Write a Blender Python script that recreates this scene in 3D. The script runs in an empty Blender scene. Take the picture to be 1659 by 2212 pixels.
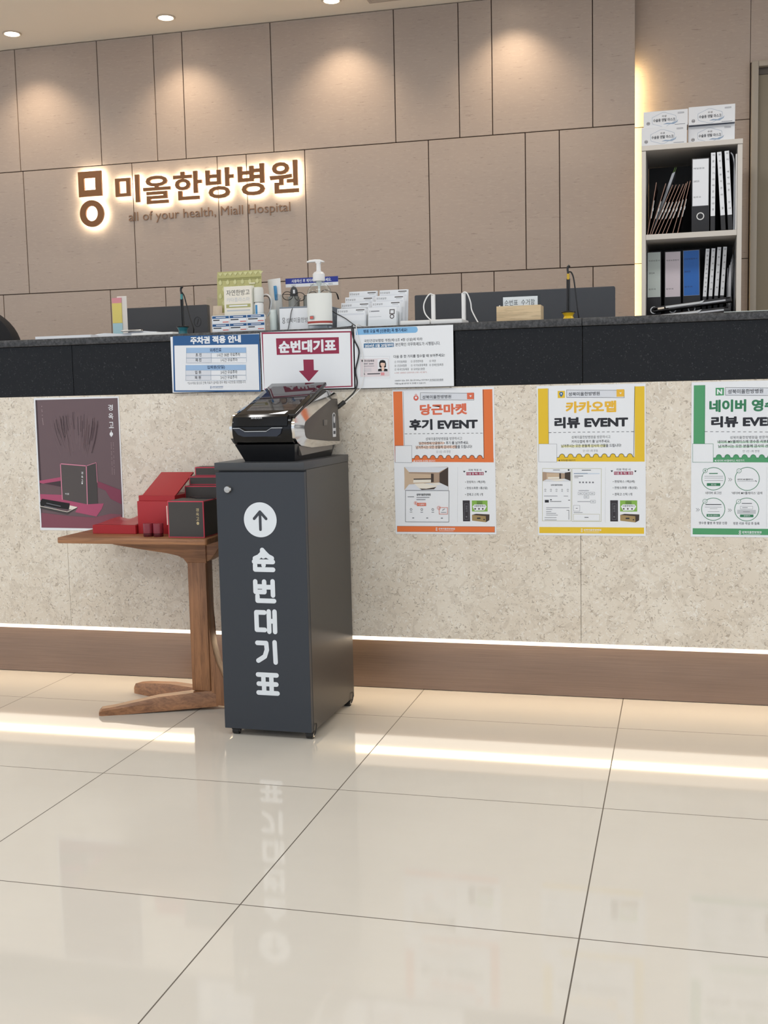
import bpy, bmesh, math, random
from mathutils import Vector, Matrix
R = math.radians
S = bpy.context.scene
COL = S.collection
rnd = random.Random(7)

# ------------------------------------------------------------------ camera, light, exposure
yaw, pitch, roll, fpx = 0.2630, 0.1025, -0.0224, 2423.88
fw = Vector((-math.sin(yaw) * math.cos(pitch), math.cos(yaw) * math.cos(pitch), -math.sin(pitch)))
rt = fw.cross(Vector((0, 0, 1))).normalized()
up = rt.cross(fw)
r2 = math.cos(roll) * rt + math.sin(roll) * up
u2 = -math.sin(roll) * rt + math.cos(roll) * up
cam = bpy.data.objects.new('camera', bpy.data.cameras.new('camera'))
COL.objects.link(cam)
mw = Matrix((r2, u2, -fw)).transposed().to_4x4()
mw.translation = Vector((0, -3.1608, 0.9082))
cam.matrix_world = mw
cam.data.sensor_fit = 'HORIZONTAL'
cam.data.sensor_width = 36.0
cam.data.lens = fpx / 1659 * 36.0
cam.data.clip_start = 0.05
S.camera = cam
S.view_settings.view_transform = 'Standard'
S.view_settings.look = 'None'
S.view_settings.exposure = 0.0
S.view_settings.gamma = 1.0
S.view_settings.use_curve_mapping = False
S.cycles.use_denoising = True
S.cycles.max_bounces = 8
S.cycles.sample_clamp_indirect = 6.0
W = bpy.data.worlds.new('lobby_daylight'); S.world = W
W.use_nodes = True
W.node_tree.nodes['Background'].inputs[0].default_value = (0.86, 0.95, 1.08, 1)
W.node_tree.nodes['Background'].inputs[1].default_value = 1.0


def area_light(name, loc, rot, sx, sy, power, col):
    d = bpy.data.lights.new(name, 'AREA'); d.shape = 'RECTANGLE'; d.size = sx; d.size_y = sy
    d.energy = power; d.color = col
    o = bpy.data.objects.new(name, d); COL.objects.link(o); o.location = loc; o.rotation_euler = rot
    return o


# lobby ceiling panels behind the viewer
for x, y in ((-3.9, -2.2), (-1.6, -2.2), (0.8, -2.2), (-2.7, -4.8), (0.0, -4.8)):
    area_light('ceiling_panel_light', (x, y, 2.68), (0, 0, 0), 1.2, 0.6, 19, (0.94, 0.98, 1.0))
# unseen fill lights, added over the staff side to brighten wall and ceiling
for x in (-3.6, -1.95, -0.35, 1.3):
    area_light('staff_fill_light', (x, 0.75, 2.68), (0, 0, 0), 0.6, 0.3, 8, (1.0, 0.98, 0.95))


# ------------------------------------------------------------------ materials
def lin(c):
    return tuple(((v / 255) / 12.92 if v / 255 <= 0.04045 else ((v / 255 + 0.055) / 1.055) ** 2.4) for v in c) + (1.0,)


MATS = {}


def mat(name, rgb=(200, 200, 200), rough=0.5, metal=0.0, spec=0.5, coat=0.0, emit=None, estr=0.0):
    if name in MATS:
        return MATS[name]
    m = bpy.data.materials.new(name); m.use_nodes = True
    p = m.node_tree.nodes['Principled BSDF']
    p.inputs['Base Color'].default_value = lin(rgb)
    p.inputs['Roughness'].default_value = rough
    p.inputs['Metallic'].default_value = metal
    p.inputs['Specular IOR Level'].default_value = spec
    p.inputs['Coat Weight'].default_value = coat
    if emit:
        p.inputs['Emission Color'].default_value = (*emit, 1)
        p.inputs['Emission Strength'].default_value = estr
    MATS[name] = m
    return m


class NT:
    """small helper to wire shader nodes"""
    def __init__(s, m):
        s.t = m.node_tree; s.p = s.t.nodes['Principled BSDF']
        s.obj = s.t.nodes.new('ShaderNodeTexCoord').outputs['Object']

    def n(s, kind, **kw):
        nd = s.t.nodes.new(kind)
        for k, v in kw.items():
            if k == 'op': nd.operation = v
            elif k == 'blend': nd.blend_type = v
            elif k == 'dt': nd.data_type = v
            elif isinstance(k, str) and k.startswith('i_'):
                key = k[2:]; key = int(key) if key.isdigit() else key.replace('_', ' ')
                if hasattr(v, 'is_linked'): s.t.links.new(v, nd.inputs[key])
                else: nd.inputs[key].default_value = v
        return nd

    def map(s, scale=(1, 1, 1), loc=(0, 0, 0), rot=(0, 0, 0)):
        return s.n('ShaderNodeMapping', i_0=s.obj, i_Scale=scale, i_Location=loc, i_Rotation=rot).outputs[0]

    def noise(s, vec, scale, detail=3, rough=0.5, dist=0.0):
        return s.n('ShaderNodeTexNoise', i_Vector=vec, i_Scale=scale, i_Detail=detail, i_Roughness=rough, i_Distortion=dist).outputs[0]

    def ramp(s, fac, stops):
        nd = s.t.nodes.new('ShaderNodeValToRGB'); s.t.links.new(fac, nd.inputs[0])
        el = nd.color_ramp.elements
        while len(el) > 1: el.remove(el[-1])
        el[0].position = stops[0][0]; el[0].color = stops[0][1]
        for p, c in stops[1:]:
            e = el.new(p); e.color = c
        return nd.outputs[0]

    def band(s, fac, lo, hi, soft=0.02):
        b, w = (0, 0, 0, 1), (1, 1, 1, 1)
        return s.ramp(fac, [(max(0, lo - soft), b), (lo, w), (hi, w), (min(1, hi + soft), b)])

    def mix(s, fac, a, b):
        nd = s.t.nodes.new('ShaderNodeMix'); nd.data_type = 'RGBA'
        for key, v in ((0, fac), (6, a), (7, b)):
            if hasattr(v, 'is_linked'): s.t.links.new(v, nd.inputs[key])
            else: nd.inputs[key].default_value = v
        return nd.outputs[2]

    def math(s, op, a, b=0.0):
        nd = s.t.nodes.new('ShaderNodeMath'); nd.operation = op
        for key, v in ((0, a), (1, b)):
            if hasattr(v, 'is_linked'): s.t.links.new(v, nd.inputs[key])
            else: nd.inputs[key].default_value = v
        return nd.outputs[0]

    def base(s, c): s.t.links.new(c, s.p.inputs['Base Color'])

    def rough(s, c): s.t.links.new(c, s.p.inputs['Roughness'])

    def bump(s, h, strength=0.2, dist=0.002):
        nd = s.n('ShaderNodeBump', i_Height=h, i_Strength=strength, i_Distance=dist)
        s.t.links.new(nd.outputs[0], s.p.inputs['Normal'])


def m_floor():
    m = mat('polished_floor_tile', (214, 206, 194), 0.07); t = NT(m)
    x = t.n('ShaderNodeSeparateXYZ', i_0=t.obj)
    g = None
    for ax in (0, 1):
        f = t.math('FRACT', t.math('DIVIDE', x.outputs[ax], 0.6063))
        d = t.math('MINIMUM', f, t.math('SUBTRACT', 1.0, f))
        l = t.math('LESS_THAN', d, 0.0021)
        g = l if g is None else t.math('MAXIMUM', g, l)
    cloud = t.noise(t.map((1, 1, 1)), 2.2, 4, 0.6)
    vein = t.noise(t.map((3, 16, 1), rot=(0, 0, 0.4)), 2.5, 3, 0.6)
    c = t.mix(cloud, lin((206, 200, 192)), lin((218, 213, 204)))
    c = t.mix(t.math('MULTIPLY', vein, 0.25), c, lin((206, 200, 188)))
    t.base(t.mix(g, c, lin((92, 84, 76))))
    t.rough(t.math('ADD', t.math('MULTIPLY', g, 0.5), 0.055))
    return m


def m_walltile():
    m = mat('tan_stone_wall_tile', (174, 157, 144), 0.55); t = NT(m)
    big = t.noise(t.map((0.9, 0.9, 2.6)), 1.6, 4, 0.55)
    fine = t.noise(t.map((14, 14, 60)), 2.0, 4, 0.65)
    dash = t.noise(t.map((20, 20, 210), loc=(3, 1, 2)), 1.0, 4, 0.62, 0.8)
    c = t.mix(big, lin((182, 166, 153)), lin((167, 151, 140)))
    c = t.mix(t.math('MULTIPLY', t.band(fine, 0.60, 0.75, 0.06), 0.35), c, lin((186, 170, 157)))
    c = t.mix(t.math('MULTIPLY', t.band(dash, 0.68, 1.0, 0.04), 0.5), c, lin((112, 97, 88)))
    t.base(c); t.bump(fine, 0.12, 0.0015)
    return m


def m_limestone():
    m = mat('shell_limestone', (202, 193, 178), 0.32); t = NT(m)
    big = t.noise(t.map(), 5.0, 4, 0.6)
    mid = t.noise(t.map(loc=(2, 2, 2)), 24.0, 3, 0.6, 1.2)
    f1 = t.noise(t.map(loc=(5, 0, 1)), 62.0, 2, 0.5, 2.2)
    f2 = t.noise(t.map(loc=(1, 4, 7)), 46.0, 2, 0.5, 2.6)
    f3 = t.noise(t.map(loc=(8, 3, 2)), 90.0, 2, 0.5, 1.0)
    c = t.mix(t.ramp(big, [(0.3, (0, 0, 0, 1)), (0.7, (1, 1, 1, 1))]), lin((224, 212, 195)), lin((238, 230, 216)))
    c = t.mix(t.math('MULTIPLY', t.band(mid, 0.58, 0.8, 0.06), 0.45), c, lin((204, 192, 176)))
    c = t.mix(t.math('MULTIPLY', t.band(f2, 0.62, 0.66, 0.02), 0.7), c, lin((246, 242, 234)))
    c = t.mix(t.math('MULTIPLY', t.band(f1, 0.650, 0.69, 0.025), 0.68), c, lin((156, 140, 122)))
    c = t.mix(t.math('MULTIPLY', t.band(f3, 0.71, 1.0, 0.025), 0.55), c, lin((134, 120, 104)))
    t.base(c)
    return m


def m_granite():
    m = mat('black_granite', (34, 34, 36), 0.10, spec=0.22); t = NT(m)
    a = t.noise(t.map(), 240.0, 2, 0.6)
    b = t.noise(t.map(loc=(4, 4, 4)), 30.0, 3, 0.6)
    c = t.mix(b, lin((22, 22, 24)), lin((30, 30, 31)))
    c = t.mix(t.math('MULTIPLY', t.band(a, 0.68, 1.0, 0.03), 0.35), c, lin((96, 96, 98)))
    t.base(c)
    return m


def m_granite_edge():
    m = mat('granite_edge', (60, 60, 62), 0.35); t = NT(m)
    a = t.noise(t.map(), 130.0, 3, 0.7)
    t.base(t.mix(t.ramp(a, [(0.4, (0, 0, 0, 1)), (0.7, (1, 1, 1, 1))]), lin((36, 36, 38)), lin((80, 80, 82))))
    return m


def m_bronze():
    m = mat('brushed_bronze', (136, 116, 102), 0.34, 0.8); t = NT(m)
    a = t.noise(t.map((2, 2, 260)), 3.0, 3, 0.6)
    b = t.noise(t.map((1.5, 1, 6)), 2.0, 2)
    c = t.mix(a, lin((124, 107, 98)), lin((168, 148, 136)))
    t.base(t.mix(t.math('MULTIPLY', b, 0.4), c, lin((100, 86, 80))))
    t.rough(t.math('ADD', t.math('MULTIPLY', a, 0.2), 0.24))
    return m


def m_wood(name, axis, dark=(110, 72, 48), light=(170, 120, 82), rough=0.42):
    m = mat(name, light, rough); t = NT(m)
    sc = [26, 26, 26]; sc[axis] = 1.6
    d = t.noise(t.map((3, 3, 3)), 2.0, 2)
    v = t.map(tuple(sc))
    g = t.noise(v, 2.2, 5, 0.62, 0.9)
    f = t.noise(t.map(tuple(x * 5 for x in sc)), 2.0, 3, 0.6)
    c = t.mix(t.ramp(g, [(0.32, (0, 0, 0, 1)), (0.66, (1, 1, 1, 1))]), lin(dark), lin(light))
    c = t.mix(t.math('MULTIPLY', t.band(f, 0.6, 0.9, 0.05), 0.35), c, lin(tuple(int(x * 0.75) for x in dark)))
    t.base(t.mix(t.math('MULTIPLY', d, 0.25), c, lin(tuple(min(255, x + 18) for x in light))))
    return m


def m_acrylic(name='clear_acrylic', tint=(0.97, 0.98, 0.98), k=0.06):
    m = mat(name); t = m.node_tree; t.nodes.clear()
    o = t.nodes.new('ShaderNodeOutputMaterial'); mx = t.nodes.new('ShaderNodeMixShader')
    a = t.nodes.new('ShaderNodeBsdfTransparent'); a.inputs[0].default_value = (*tint, 1)
    b = t.nodes.new('ShaderNodeBsdfGlossy'); b.inputs['Roughness'].default_value = 0.04
    fr = t.nodes.new('ShaderNodeLayerWeight'); fr.inputs[0].default_value = k
    mn = t.nodes.new('ShaderNodeMath'); mn.operation = 'MINIMUM'; mn.inputs[1].default_value = 0.3; t.links.new(fr.outputs['Fresnel'], mn.inputs[0]); t.links.new(mn.outputs[0], mx.inputs[0]); t.links.new(a.outputs[0], mx.inputs[1])
    t.links.new(b.outputs[0], mx.inputs[2]); t.links.new(mx.outputs[0], o.inputs[0])
    return m


def glow(name, col, strength):
    m = mat(name); t = m.node_tree; t.nodes.clear()
    o = t.nodes.new('ShaderNodeOutputMaterial'); e = t.nodes.new('ShaderNodeEmission')
    e.inputs[0].default_value = (*col, 1); e.inputs[1].default_value = strength
    t.links.new(e.outputs[0], o.inputs[0])
    return m


FLOOR, WTILE, STONE, GRAN, GEDGE, BRONZE = m_floor(), m_walltile(), m_limestone(), m_granite(), m_granite_edge(), m_bronze()
WOODX, WOODZ = m_wood('walnut_along_x', 0), m_wood('walnut_along_z', 2)
PALEWOOD = m_wood('pale_pine', 0, (200, 172, 132), (222, 198, 160), 0.5)
ACR = m_acrylic()
INKS = dict(paper=(238, 241, 246), palegrey=(222, 226, 234), midgrey=(196, 200, 206), grey=(128, 130, 138), ink=(42, 44, 52), inkd=(30, 28, 30),
            orange=(232, 122, 66), salmon=(220, 106, 92), redorange=(224, 114, 84), paleorange=(246, 214, 198), tan1=(206, 182, 156), tan2=(176, 152, 132),
            cream=(238, 232, 220), brownd=(70, 58, 52), plum=(160, 52, 84), stick=(58, 54, 60), leaf=(138, 186, 84), kraft=(166, 142, 98),
            yellow=(234, 196, 52), yellow2=(238, 188, 62), bluep=(60, 110, 160), paleyellow=(240, 238, 190), olive=(178, 176, 120), bluegrey=(150, 168, 190), paleblue=(206, 218, 234),
            green=(84, 160, 112), greend=(56, 128, 92), palegreen=(202, 232, 212),
            mauve=(110, 92, 97), mauved=(72, 58, 64), mauvel=(122, 104, 108), mauve2=(110, 90, 94), mauvel2=(160, 140, 144), rose=(176, 84, 116), rosed=(132, 66, 88), rosed2=(134, 80, 94),
            rosel=(216, 140, 164), rosel2=(190, 120, 110), slate=(88, 82, 82), slated=(74, 70, 70), navy=(44, 92, 146), navyd=(30, 58, 100), skyb=(160, 192, 228), skyb2=(132, 186, 230),
            crimson=(152, 46, 76), steel=(58, 112, 156), palepink=(228, 218, 222), palered=(224, 150, 156), skin=(240, 206, 188), blue=(44, 58, 150), black=(22, 22, 24), white=(240, 240, 240), gold=(200, 182, 140))


def ink(c):
    return mat('print_' + c, INKS[c], 0.5, spec=0.35)


# ------------------------------------------------------------------ geometry helpers
class B:
    def __init__(s):
        s.v = []; s.f = []; s.m = []

    def add(s, vs, fs, mi=0, M=None):
        k = len(s.v)
        s.v += [tuple(M @ Vector(q)) if M else tuple(q) for q in vs]
        s.f += [tuple(i + k for i in f) for f in fs]
        s.m += [mi] * len(fs)
        return s

    def box(s, x0, y0, z0, x1, y1, z1, bev=0.0, seg=2, mi=0, M=None):
        x0, x1 = sorted((x0, x1)); y0, y1 = sorted((y0, y1)); z0, z1 = sorted((z0, z1))
        if bev <= 0:
            vs = [(x, y, z) for x in (x0, x1) for y in (y0, y1) for z in (z0, z1)]
            return s.add(vs, [(0, 1, 3, 2), (4, 6, 7, 5), (0, 4, 5, 1), (2, 3, 7, 6), (0, 2, 6, 4), (1, 5, 7, 3)], mi, M)
        bm = bmesh.new(); bmesh.ops.create_cube(bm, size=1.0)
        for v in bm.verts:
            v.co = Vector((x0 + (v.co.x + .5) * (x1 - x0), y0 + (v.co.y + .5) * (y1 - y0), z0 + (v.co.z + .5) * (z1 - z0)))
        bmesh.ops.bevel(bm, geom=list(bm.edges), offset=min(bev, .49 * min(x1 - x0, y1 - y0, z1 - z0)), segments=seg, affect='EDGES', profile=0.5)
        return s.bm(bm, mi, M)

    def bm(s, bm, mi=0, M=None):
        bm.verts.index_update()
        s.add([v.co.copy() for v in bm.verts], [tuple(v.index for v in f.verts) for f in bm.faces], mi, M)
        bm.free(); return s

    def prism(s, pts, axis, a0, a1, mi=0, M=None, bev=0.0):
        """extrude a 2-D outline; axis 'x': pts=(y,z); 'y': pts=(x,z); 'z': pts=(x,y)"""
        def p3(p, a): return {'x': (a, p[0], p[1]), 'y': (p[0], a, p[1]), 'z': (p[0], p[1], a)}[axis]
        n = len(pts)
        bm = bmesh.new()
        A = [bm.verts.new(p3(p, a0)) for p in pts]; Bv = [bm.verts.new(p3(p, a1)) for p in pts]
        bm.faces.new(A); bm.faces.new(Bv[::-1])
        for i in range(n):
            bm.faces.new((A[i], Bv[i], Bv[(i + 1) % n], A[(i + 1) % n]))
        bmesh.ops.recalc_face_normals(bm, faces=list(bm.faces))
        if bev > 0:
            ed = [e for e in bm.edges if len(set(round({'x': v.co.x, 'y': v.co.y, 'z': v.co.z}[axis], 6) for v in e.verts)) == 1]
            bmesh.ops.bevel(bm, geom=ed, offset=bev, segments=2, affect='EDGES', profile=0.5)
        return s.bm(bm, mi, M)

    def lathe(s, prof, c=(0, 0, 0), seg=24, mi=0, sx=1.0, sy=1.0, M=None):
        vs = []; fs = []
        for r, z in prof:
            for k in range(seg):
                a = 2 * math.pi * k / seg
                vs.append((c[0] + sx * r * math.cos(a), c[1] + sy * r * math.sin(a), c[2] + z))
        for i in range(len(prof) - 1):
            for k in range(seg):
                q = (k + 1) % seg
                fs.append((i * seg + k, i * seg + q, (i + 1) * seg + q, (i + 1) * seg + k))
        if prof[0][0] > 1e-6: fs.append(tuple(range(seg))[::-1])
        if prof[-1][0] > 1e-6: fs.append(tuple((len(prof) - 1) * seg + k for k in range(seg)))
        return s.add(vs, fs, mi, M)

    def tube(s, pts, r, seg=8, mi=0, closed=False, smooth=0):
        P = [Vector(p) for p in pts]
        if smooth:
            Q = []
            n = len(P)
            for i in range(n - 1):
                p0, p1, p2, p3 = P[max(i - 1, 0)], P[i], P[i + 1], P[min(i + 2, n - 1)]
                for k in range(smooth):
                    t = k / smooth
                    Q.append(0.5 * ((2 * p1) + (p2 - p0) * t + (2 * p0 - 5 * p1 + 4 * p2 - p3) * t * t + (3 * p1 - p0 - 3 * p2 + p3) * t ** 3))
            P = Q + [P[-1]]
        n = len(P); vs = []; fs = []; prev = None
        rr = r if isinstance(r, (list, tuple)) else [r] * n
        for i in range(n):
            d = (P[(i + 1) % n] - P[i - 1]) if closed else (P[min(i + 1, n - 1)] - P[max(i - 1, 0)])
            d.normalize()
            if prev is None:
                a = d.cross(Vector((0, 0, 1)))
                if a.length < 0.05: a = d.cross(Vector((1, 0, 0)))
            else:
                a = prev - d * prev.dot(d)
            a.normalize(); prev = a.copy(); b = d.cross(a)
            for k in range(seg):
                t = 2 * math.pi * k / seg
                vs.append(P[i] + (a * math.cos(t) + b * math.sin(t)) * rr[min(i, len(rr) - 1)])
        for i in range(n if closed else n - 1):
            j = (i + 1) % n
            for k in range(seg):
                q = (k + 1) % seg
                fs.append((i * seg + k, i * seg + q, j * seg + q, j * seg + k))
        if not closed:
            fs.append(tuple(range(seg))[::-1]); fs.append(tuple((n - 1) * seg + k for k in range(seg)))
        return s.add(vs, fs, mi)

    def cyl(s, p0, p1, r, seg=16, mi=0): return s.tube([p0, p1], r, seg, mi)

    def build(s, name, mats, parent=None, angle=32):
        me = bpy.data.meshes.new(name)
        off = parent.matrix_basis.inverted() if (parent and s.world) else None
        vs = [tuple(off @ Vector(v)) for v in s.v] if off else s.v
        me.from_pydata(vs, [], s.f)
        for m in (mats if isinstance(mats, (list, tuple)) else [mats]): me.materials.append(m)
        for p, mi in zip(me.polygons, s.m): p.material_index = mi
        bm = bmesh.new(); bm.from_mesh(me); bmesh.ops.recalc_face_normals(bm, faces=list(bm.faces)) if s.fixn else None
        bm.to_mesh(me); bm.free()
        me.shade_smooth(); me.set_sharp_from_angle(angle=R(angle))
        o = bpy.data.objects.new(name, me); COL.objects.link(o)
        if parent: o.parent = parent
        return o

    world = False
    fixn = True


class WB(B):
    """builder whose coordinates are in the room, not in the thing's own frame"""
    world = True


def thing(name, label, cat, loc=(0, 0, 0), rz=0.0, group=None, rot=None):
    o = bpy.data.objects.new(name, None); COL.objects.link(o)
    o.empty_display_size = 0.05
    o.location = loc; o.rotation_euler = rot or (0, 0, rz)
    bpy.context.view_layer.update()
    o['label'] = label; o['category'] = cat
    if group: o['group'] = group
    return o


def tag(o, label, cat, group=None):
    o['label'] = label; o['category'] = cat
    if group: o['group'] = group
    return o


def struct(o):
    o['kind'] = 'structure'; return o


def dup(root, label, loc=None, rot=None):
    r = root.copy(); COL.objects.link(r); r['label'] = label
    if loc: r.location = loc
    if rot: r.rotation_euler = rot
    for ch in list(root.children):
        c = ch.copy(); COL.objects.link(c); c.parent = r
        for g in list(ch.children):
            d = g.copy(); COL.objects.link(d); d.parent = c
    return r


# ------------------------------------------------------------------ lettering
_tc = {}


def text_geo(body, bold=0.0, res=3):
    k = (body, bold)
    if k not in _tc and bold >= 0.03:      # heavy lettering: the regular outline thickened evenly all round
        vs, fs = text_geo(body, 0.012); av = []; af = []
        for q in range(9):
            a = q * math.pi / 4; d = bold - 0.012 if q < 8 else 0.0; n0 = len(av)
            av += [(v[0] + d * math.cos(a), v[1] + d * math.sin(a), q) for v in vs]; af += [tuple(i + n0 for i in f) for f in fs]
        _tc[k] = (av, af)
    if k not in _tc:
        c = bpy.data.curves.new('lettering', 'FONT'); c.body = body; c.offset = bold; c.resolution_u = res
        c.align_x = 'CENTER'
        o = bpy.data.objects.new('lettering', c)
        COL.objects.link(o); dg = bpy.context.evaluated_depsgraph_get()
        me = bpy.data.meshes.new_from_object(o.evaluated_get(dg))
        vs = [(v.co.x, v.co.y) for v in me.vertices]; fs = [tuple(p.vertices) for p in me.polygons]
        bpy.data.objects.remove(o); bpy.data.curves.remove(c); bpy.data.meshes.remove(me)
        _tc[k] = (vs, fs)
    return _tc[k]


def text_in(body, box, bold=0.0, keep=False):
    """flat lettering scaled into box=(x0,y0,x1,y1), y up"""
    vs, fs = text_geo(body, bold)
    if not vs: return [], []
    xs = [v[0] for v in vs]; ys = [v[1] for v in vs]
    a0, a1, b0, b1 = min(xs), max(xs), min(ys), max(ys)
    x0, y0, x1, y1 = box
    kx = (x1 - x0) / max(a1 - a0, 1e-6); ky = (y1 - y0) / max(b1 - b0, 1e-6)
    if keep: kx = ky = min(kx, ky)
    cx, cy = (x0 + x1) / 2, (y0 + y1) / 2
    return [(cx + (v[0] - (a0 + a1) / 2) * kx, cy + (v[1] - (b0 + b1) / 2) * ky, v[2] if len(v) > 2 else 0) for v in vs], fs


class Sheet:
    """printed sheet: local x to the right, z up, print on the -y side; drawn in mm from its top-left corner"""
    def __init__(s, w, h, thick=0.0004, paper='paper', step=0.00016):
        s.b = B(); s.b.fixn = False; s.w = w; s.h = h; s.t = thick; s.step = step
        s.mats = [ink(paper)]; s.names = [paper]; s.done = []
        s.b.box(0, 0, -h / 1000, w / 1000, thick, 0)

    def mi(s, c):
        if c not in s.names: s.names.append(c); s.mats.append(ink(c))
        return s.names.index(c)

    def layer(s, bb):
        L = 1
        for q, l in s.done:
            if q[0] < bb[2] and q[2] > bb[0] and q[1] < bb[3] and q[3] > bb[1]: L = max(L, l + 1)
        s.done.append((bb, L)); return -L * s.step

    def poly(s, pts, c, y=None):
        xs = [p[0] for p in pts]; ys = [p[1] for p in pts]
        if y is None: y = s.layer((min(xs), min(ys), max(xs), max(ys)))
        q = [(p[0] / 1000, y, -p[1] / 1000) for p in pts]
        a = sum(pts[i - 1][0] * pts[i][1] - pts[i][0] * pts[i - 1][1] for i in range(len(pts)))
        if a > 0: q = q[::-1]
        s.b.add(q, [tuple(range(len(q)))], s.mi(c))

    def line(s, pts, w, c):
        xs = [p[0] for p in pts]; ys = [p[1] for p in pts]
        y = s.layer((min(xs), min(ys), max(xs), max(ys)))
        for (ax, ay), (bx, by) in zip(pts, pts[1:]):
            L = math.hypot(bx - ax, by - ay)
            if L < 1e-6: continue
            dx, dy = (bx - ax) / L * w / 2, (by - ay) / L * w / 2
            s.poly([(ax - dx * .6 + dy, ay - dy * .6 - dx), (bx + dx * .6 + dy, by + dy * .6 - dx), (bx + dx * .6 - dy, by + dy * .6 + dx), (ax - dx * .6 - dy, ay - dy * .6 + dx)], c, y)

    def ring(s, cx, cy, r, w, c):
        y = s.layer((cx - r - w, cy - r - w, cx + r + w, cy + r + w)); n = 32; vs = []
        for rr in (r - w / 2, r + w / 2):
            vs += [((cx + rr * math.cos(2 * math.pi * k / n)) / 1000, y, -(cy + rr * math.sin(2 * math.pi * k / n)) / 1000) for k in range(n)]
        s.b.add(vs, [(k, (k + 1) % n, n + (k + 1) % n, n + k) for k in range(n)], s.mi(c))

    def disc(s, cx, cy, r, c):
        s.poly([(cx + r * math.cos(2 * math.pi * k / 24), cy + r * math.sin(2 * math.pi * k / 24)) for k in range(24)], c)

    def text(s, body, x0, y0, x1, y1, c, bold=0.0):
        y = s.layer((x0, y0, x1, y1))
        vs, fs = text_in(body, (x0, -y1, x1, -y0), bold)
        s.b.add([(v[0] / 1000, y - v[2] * 0.000008, v[1] / 1000) for v in vs], fs, s.mi(c))

    def draw(s, spec):
        for e in spec:
            k = e[0]
            if k == 'r': s.poly([(e[1], e[2]), (e[3], e[2]), (e[3], e[4]), (e[1], e[4])], e[5])
            elif k == 't': s.text(*e[1:])
            elif k == 'p': s.poly(e[1], e[2])
            elif k == 'l': s.line(e[1], e[2], e[3])
            elif k == 'c': s.disc(*e[1:])
            elif k == 'o': s.ring(*e[1:])
        return s

    def build(s, name, loc, rot=(0, 0, 0), parent=None):
        o = s.b.build(name, s.mats, parent); o.location = loc; o.rotation_euler = rot
        return o


_sk = [0]


def stroke(b, pts, w, y, mi=0, sc=1.0, ox=0.0, oz=0.0):
    """rounded thick stroke on a vertical face (x, z), facing -y"""
    n = 8
    for (ax, az), (bx, bz) in zip(pts, pts[1:]):
        a = math.atan2(bz - az, bx - ax); q = []
        for k in range(n + 1):
            t = a + math.pi / 2 + math.pi * k / n; q.append((ax + w / 2 * math.cos(t), az + w / 2 * math.sin(t)))
        for k in range(n + 1):
            t = a - math.pi / 2 + math.pi * k / n; q.append((bx + w / 2 * math.cos(t), bz + w / 2 * math.sin(t)))
        _sk[0] = (_sk[0] + 1) % 24
        b.add([(ox + x * sc, y - _sk[0] * 0.000012, oz + z * sc) for x, z in q], [tuple(range(len(q)))], mi)


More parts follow.
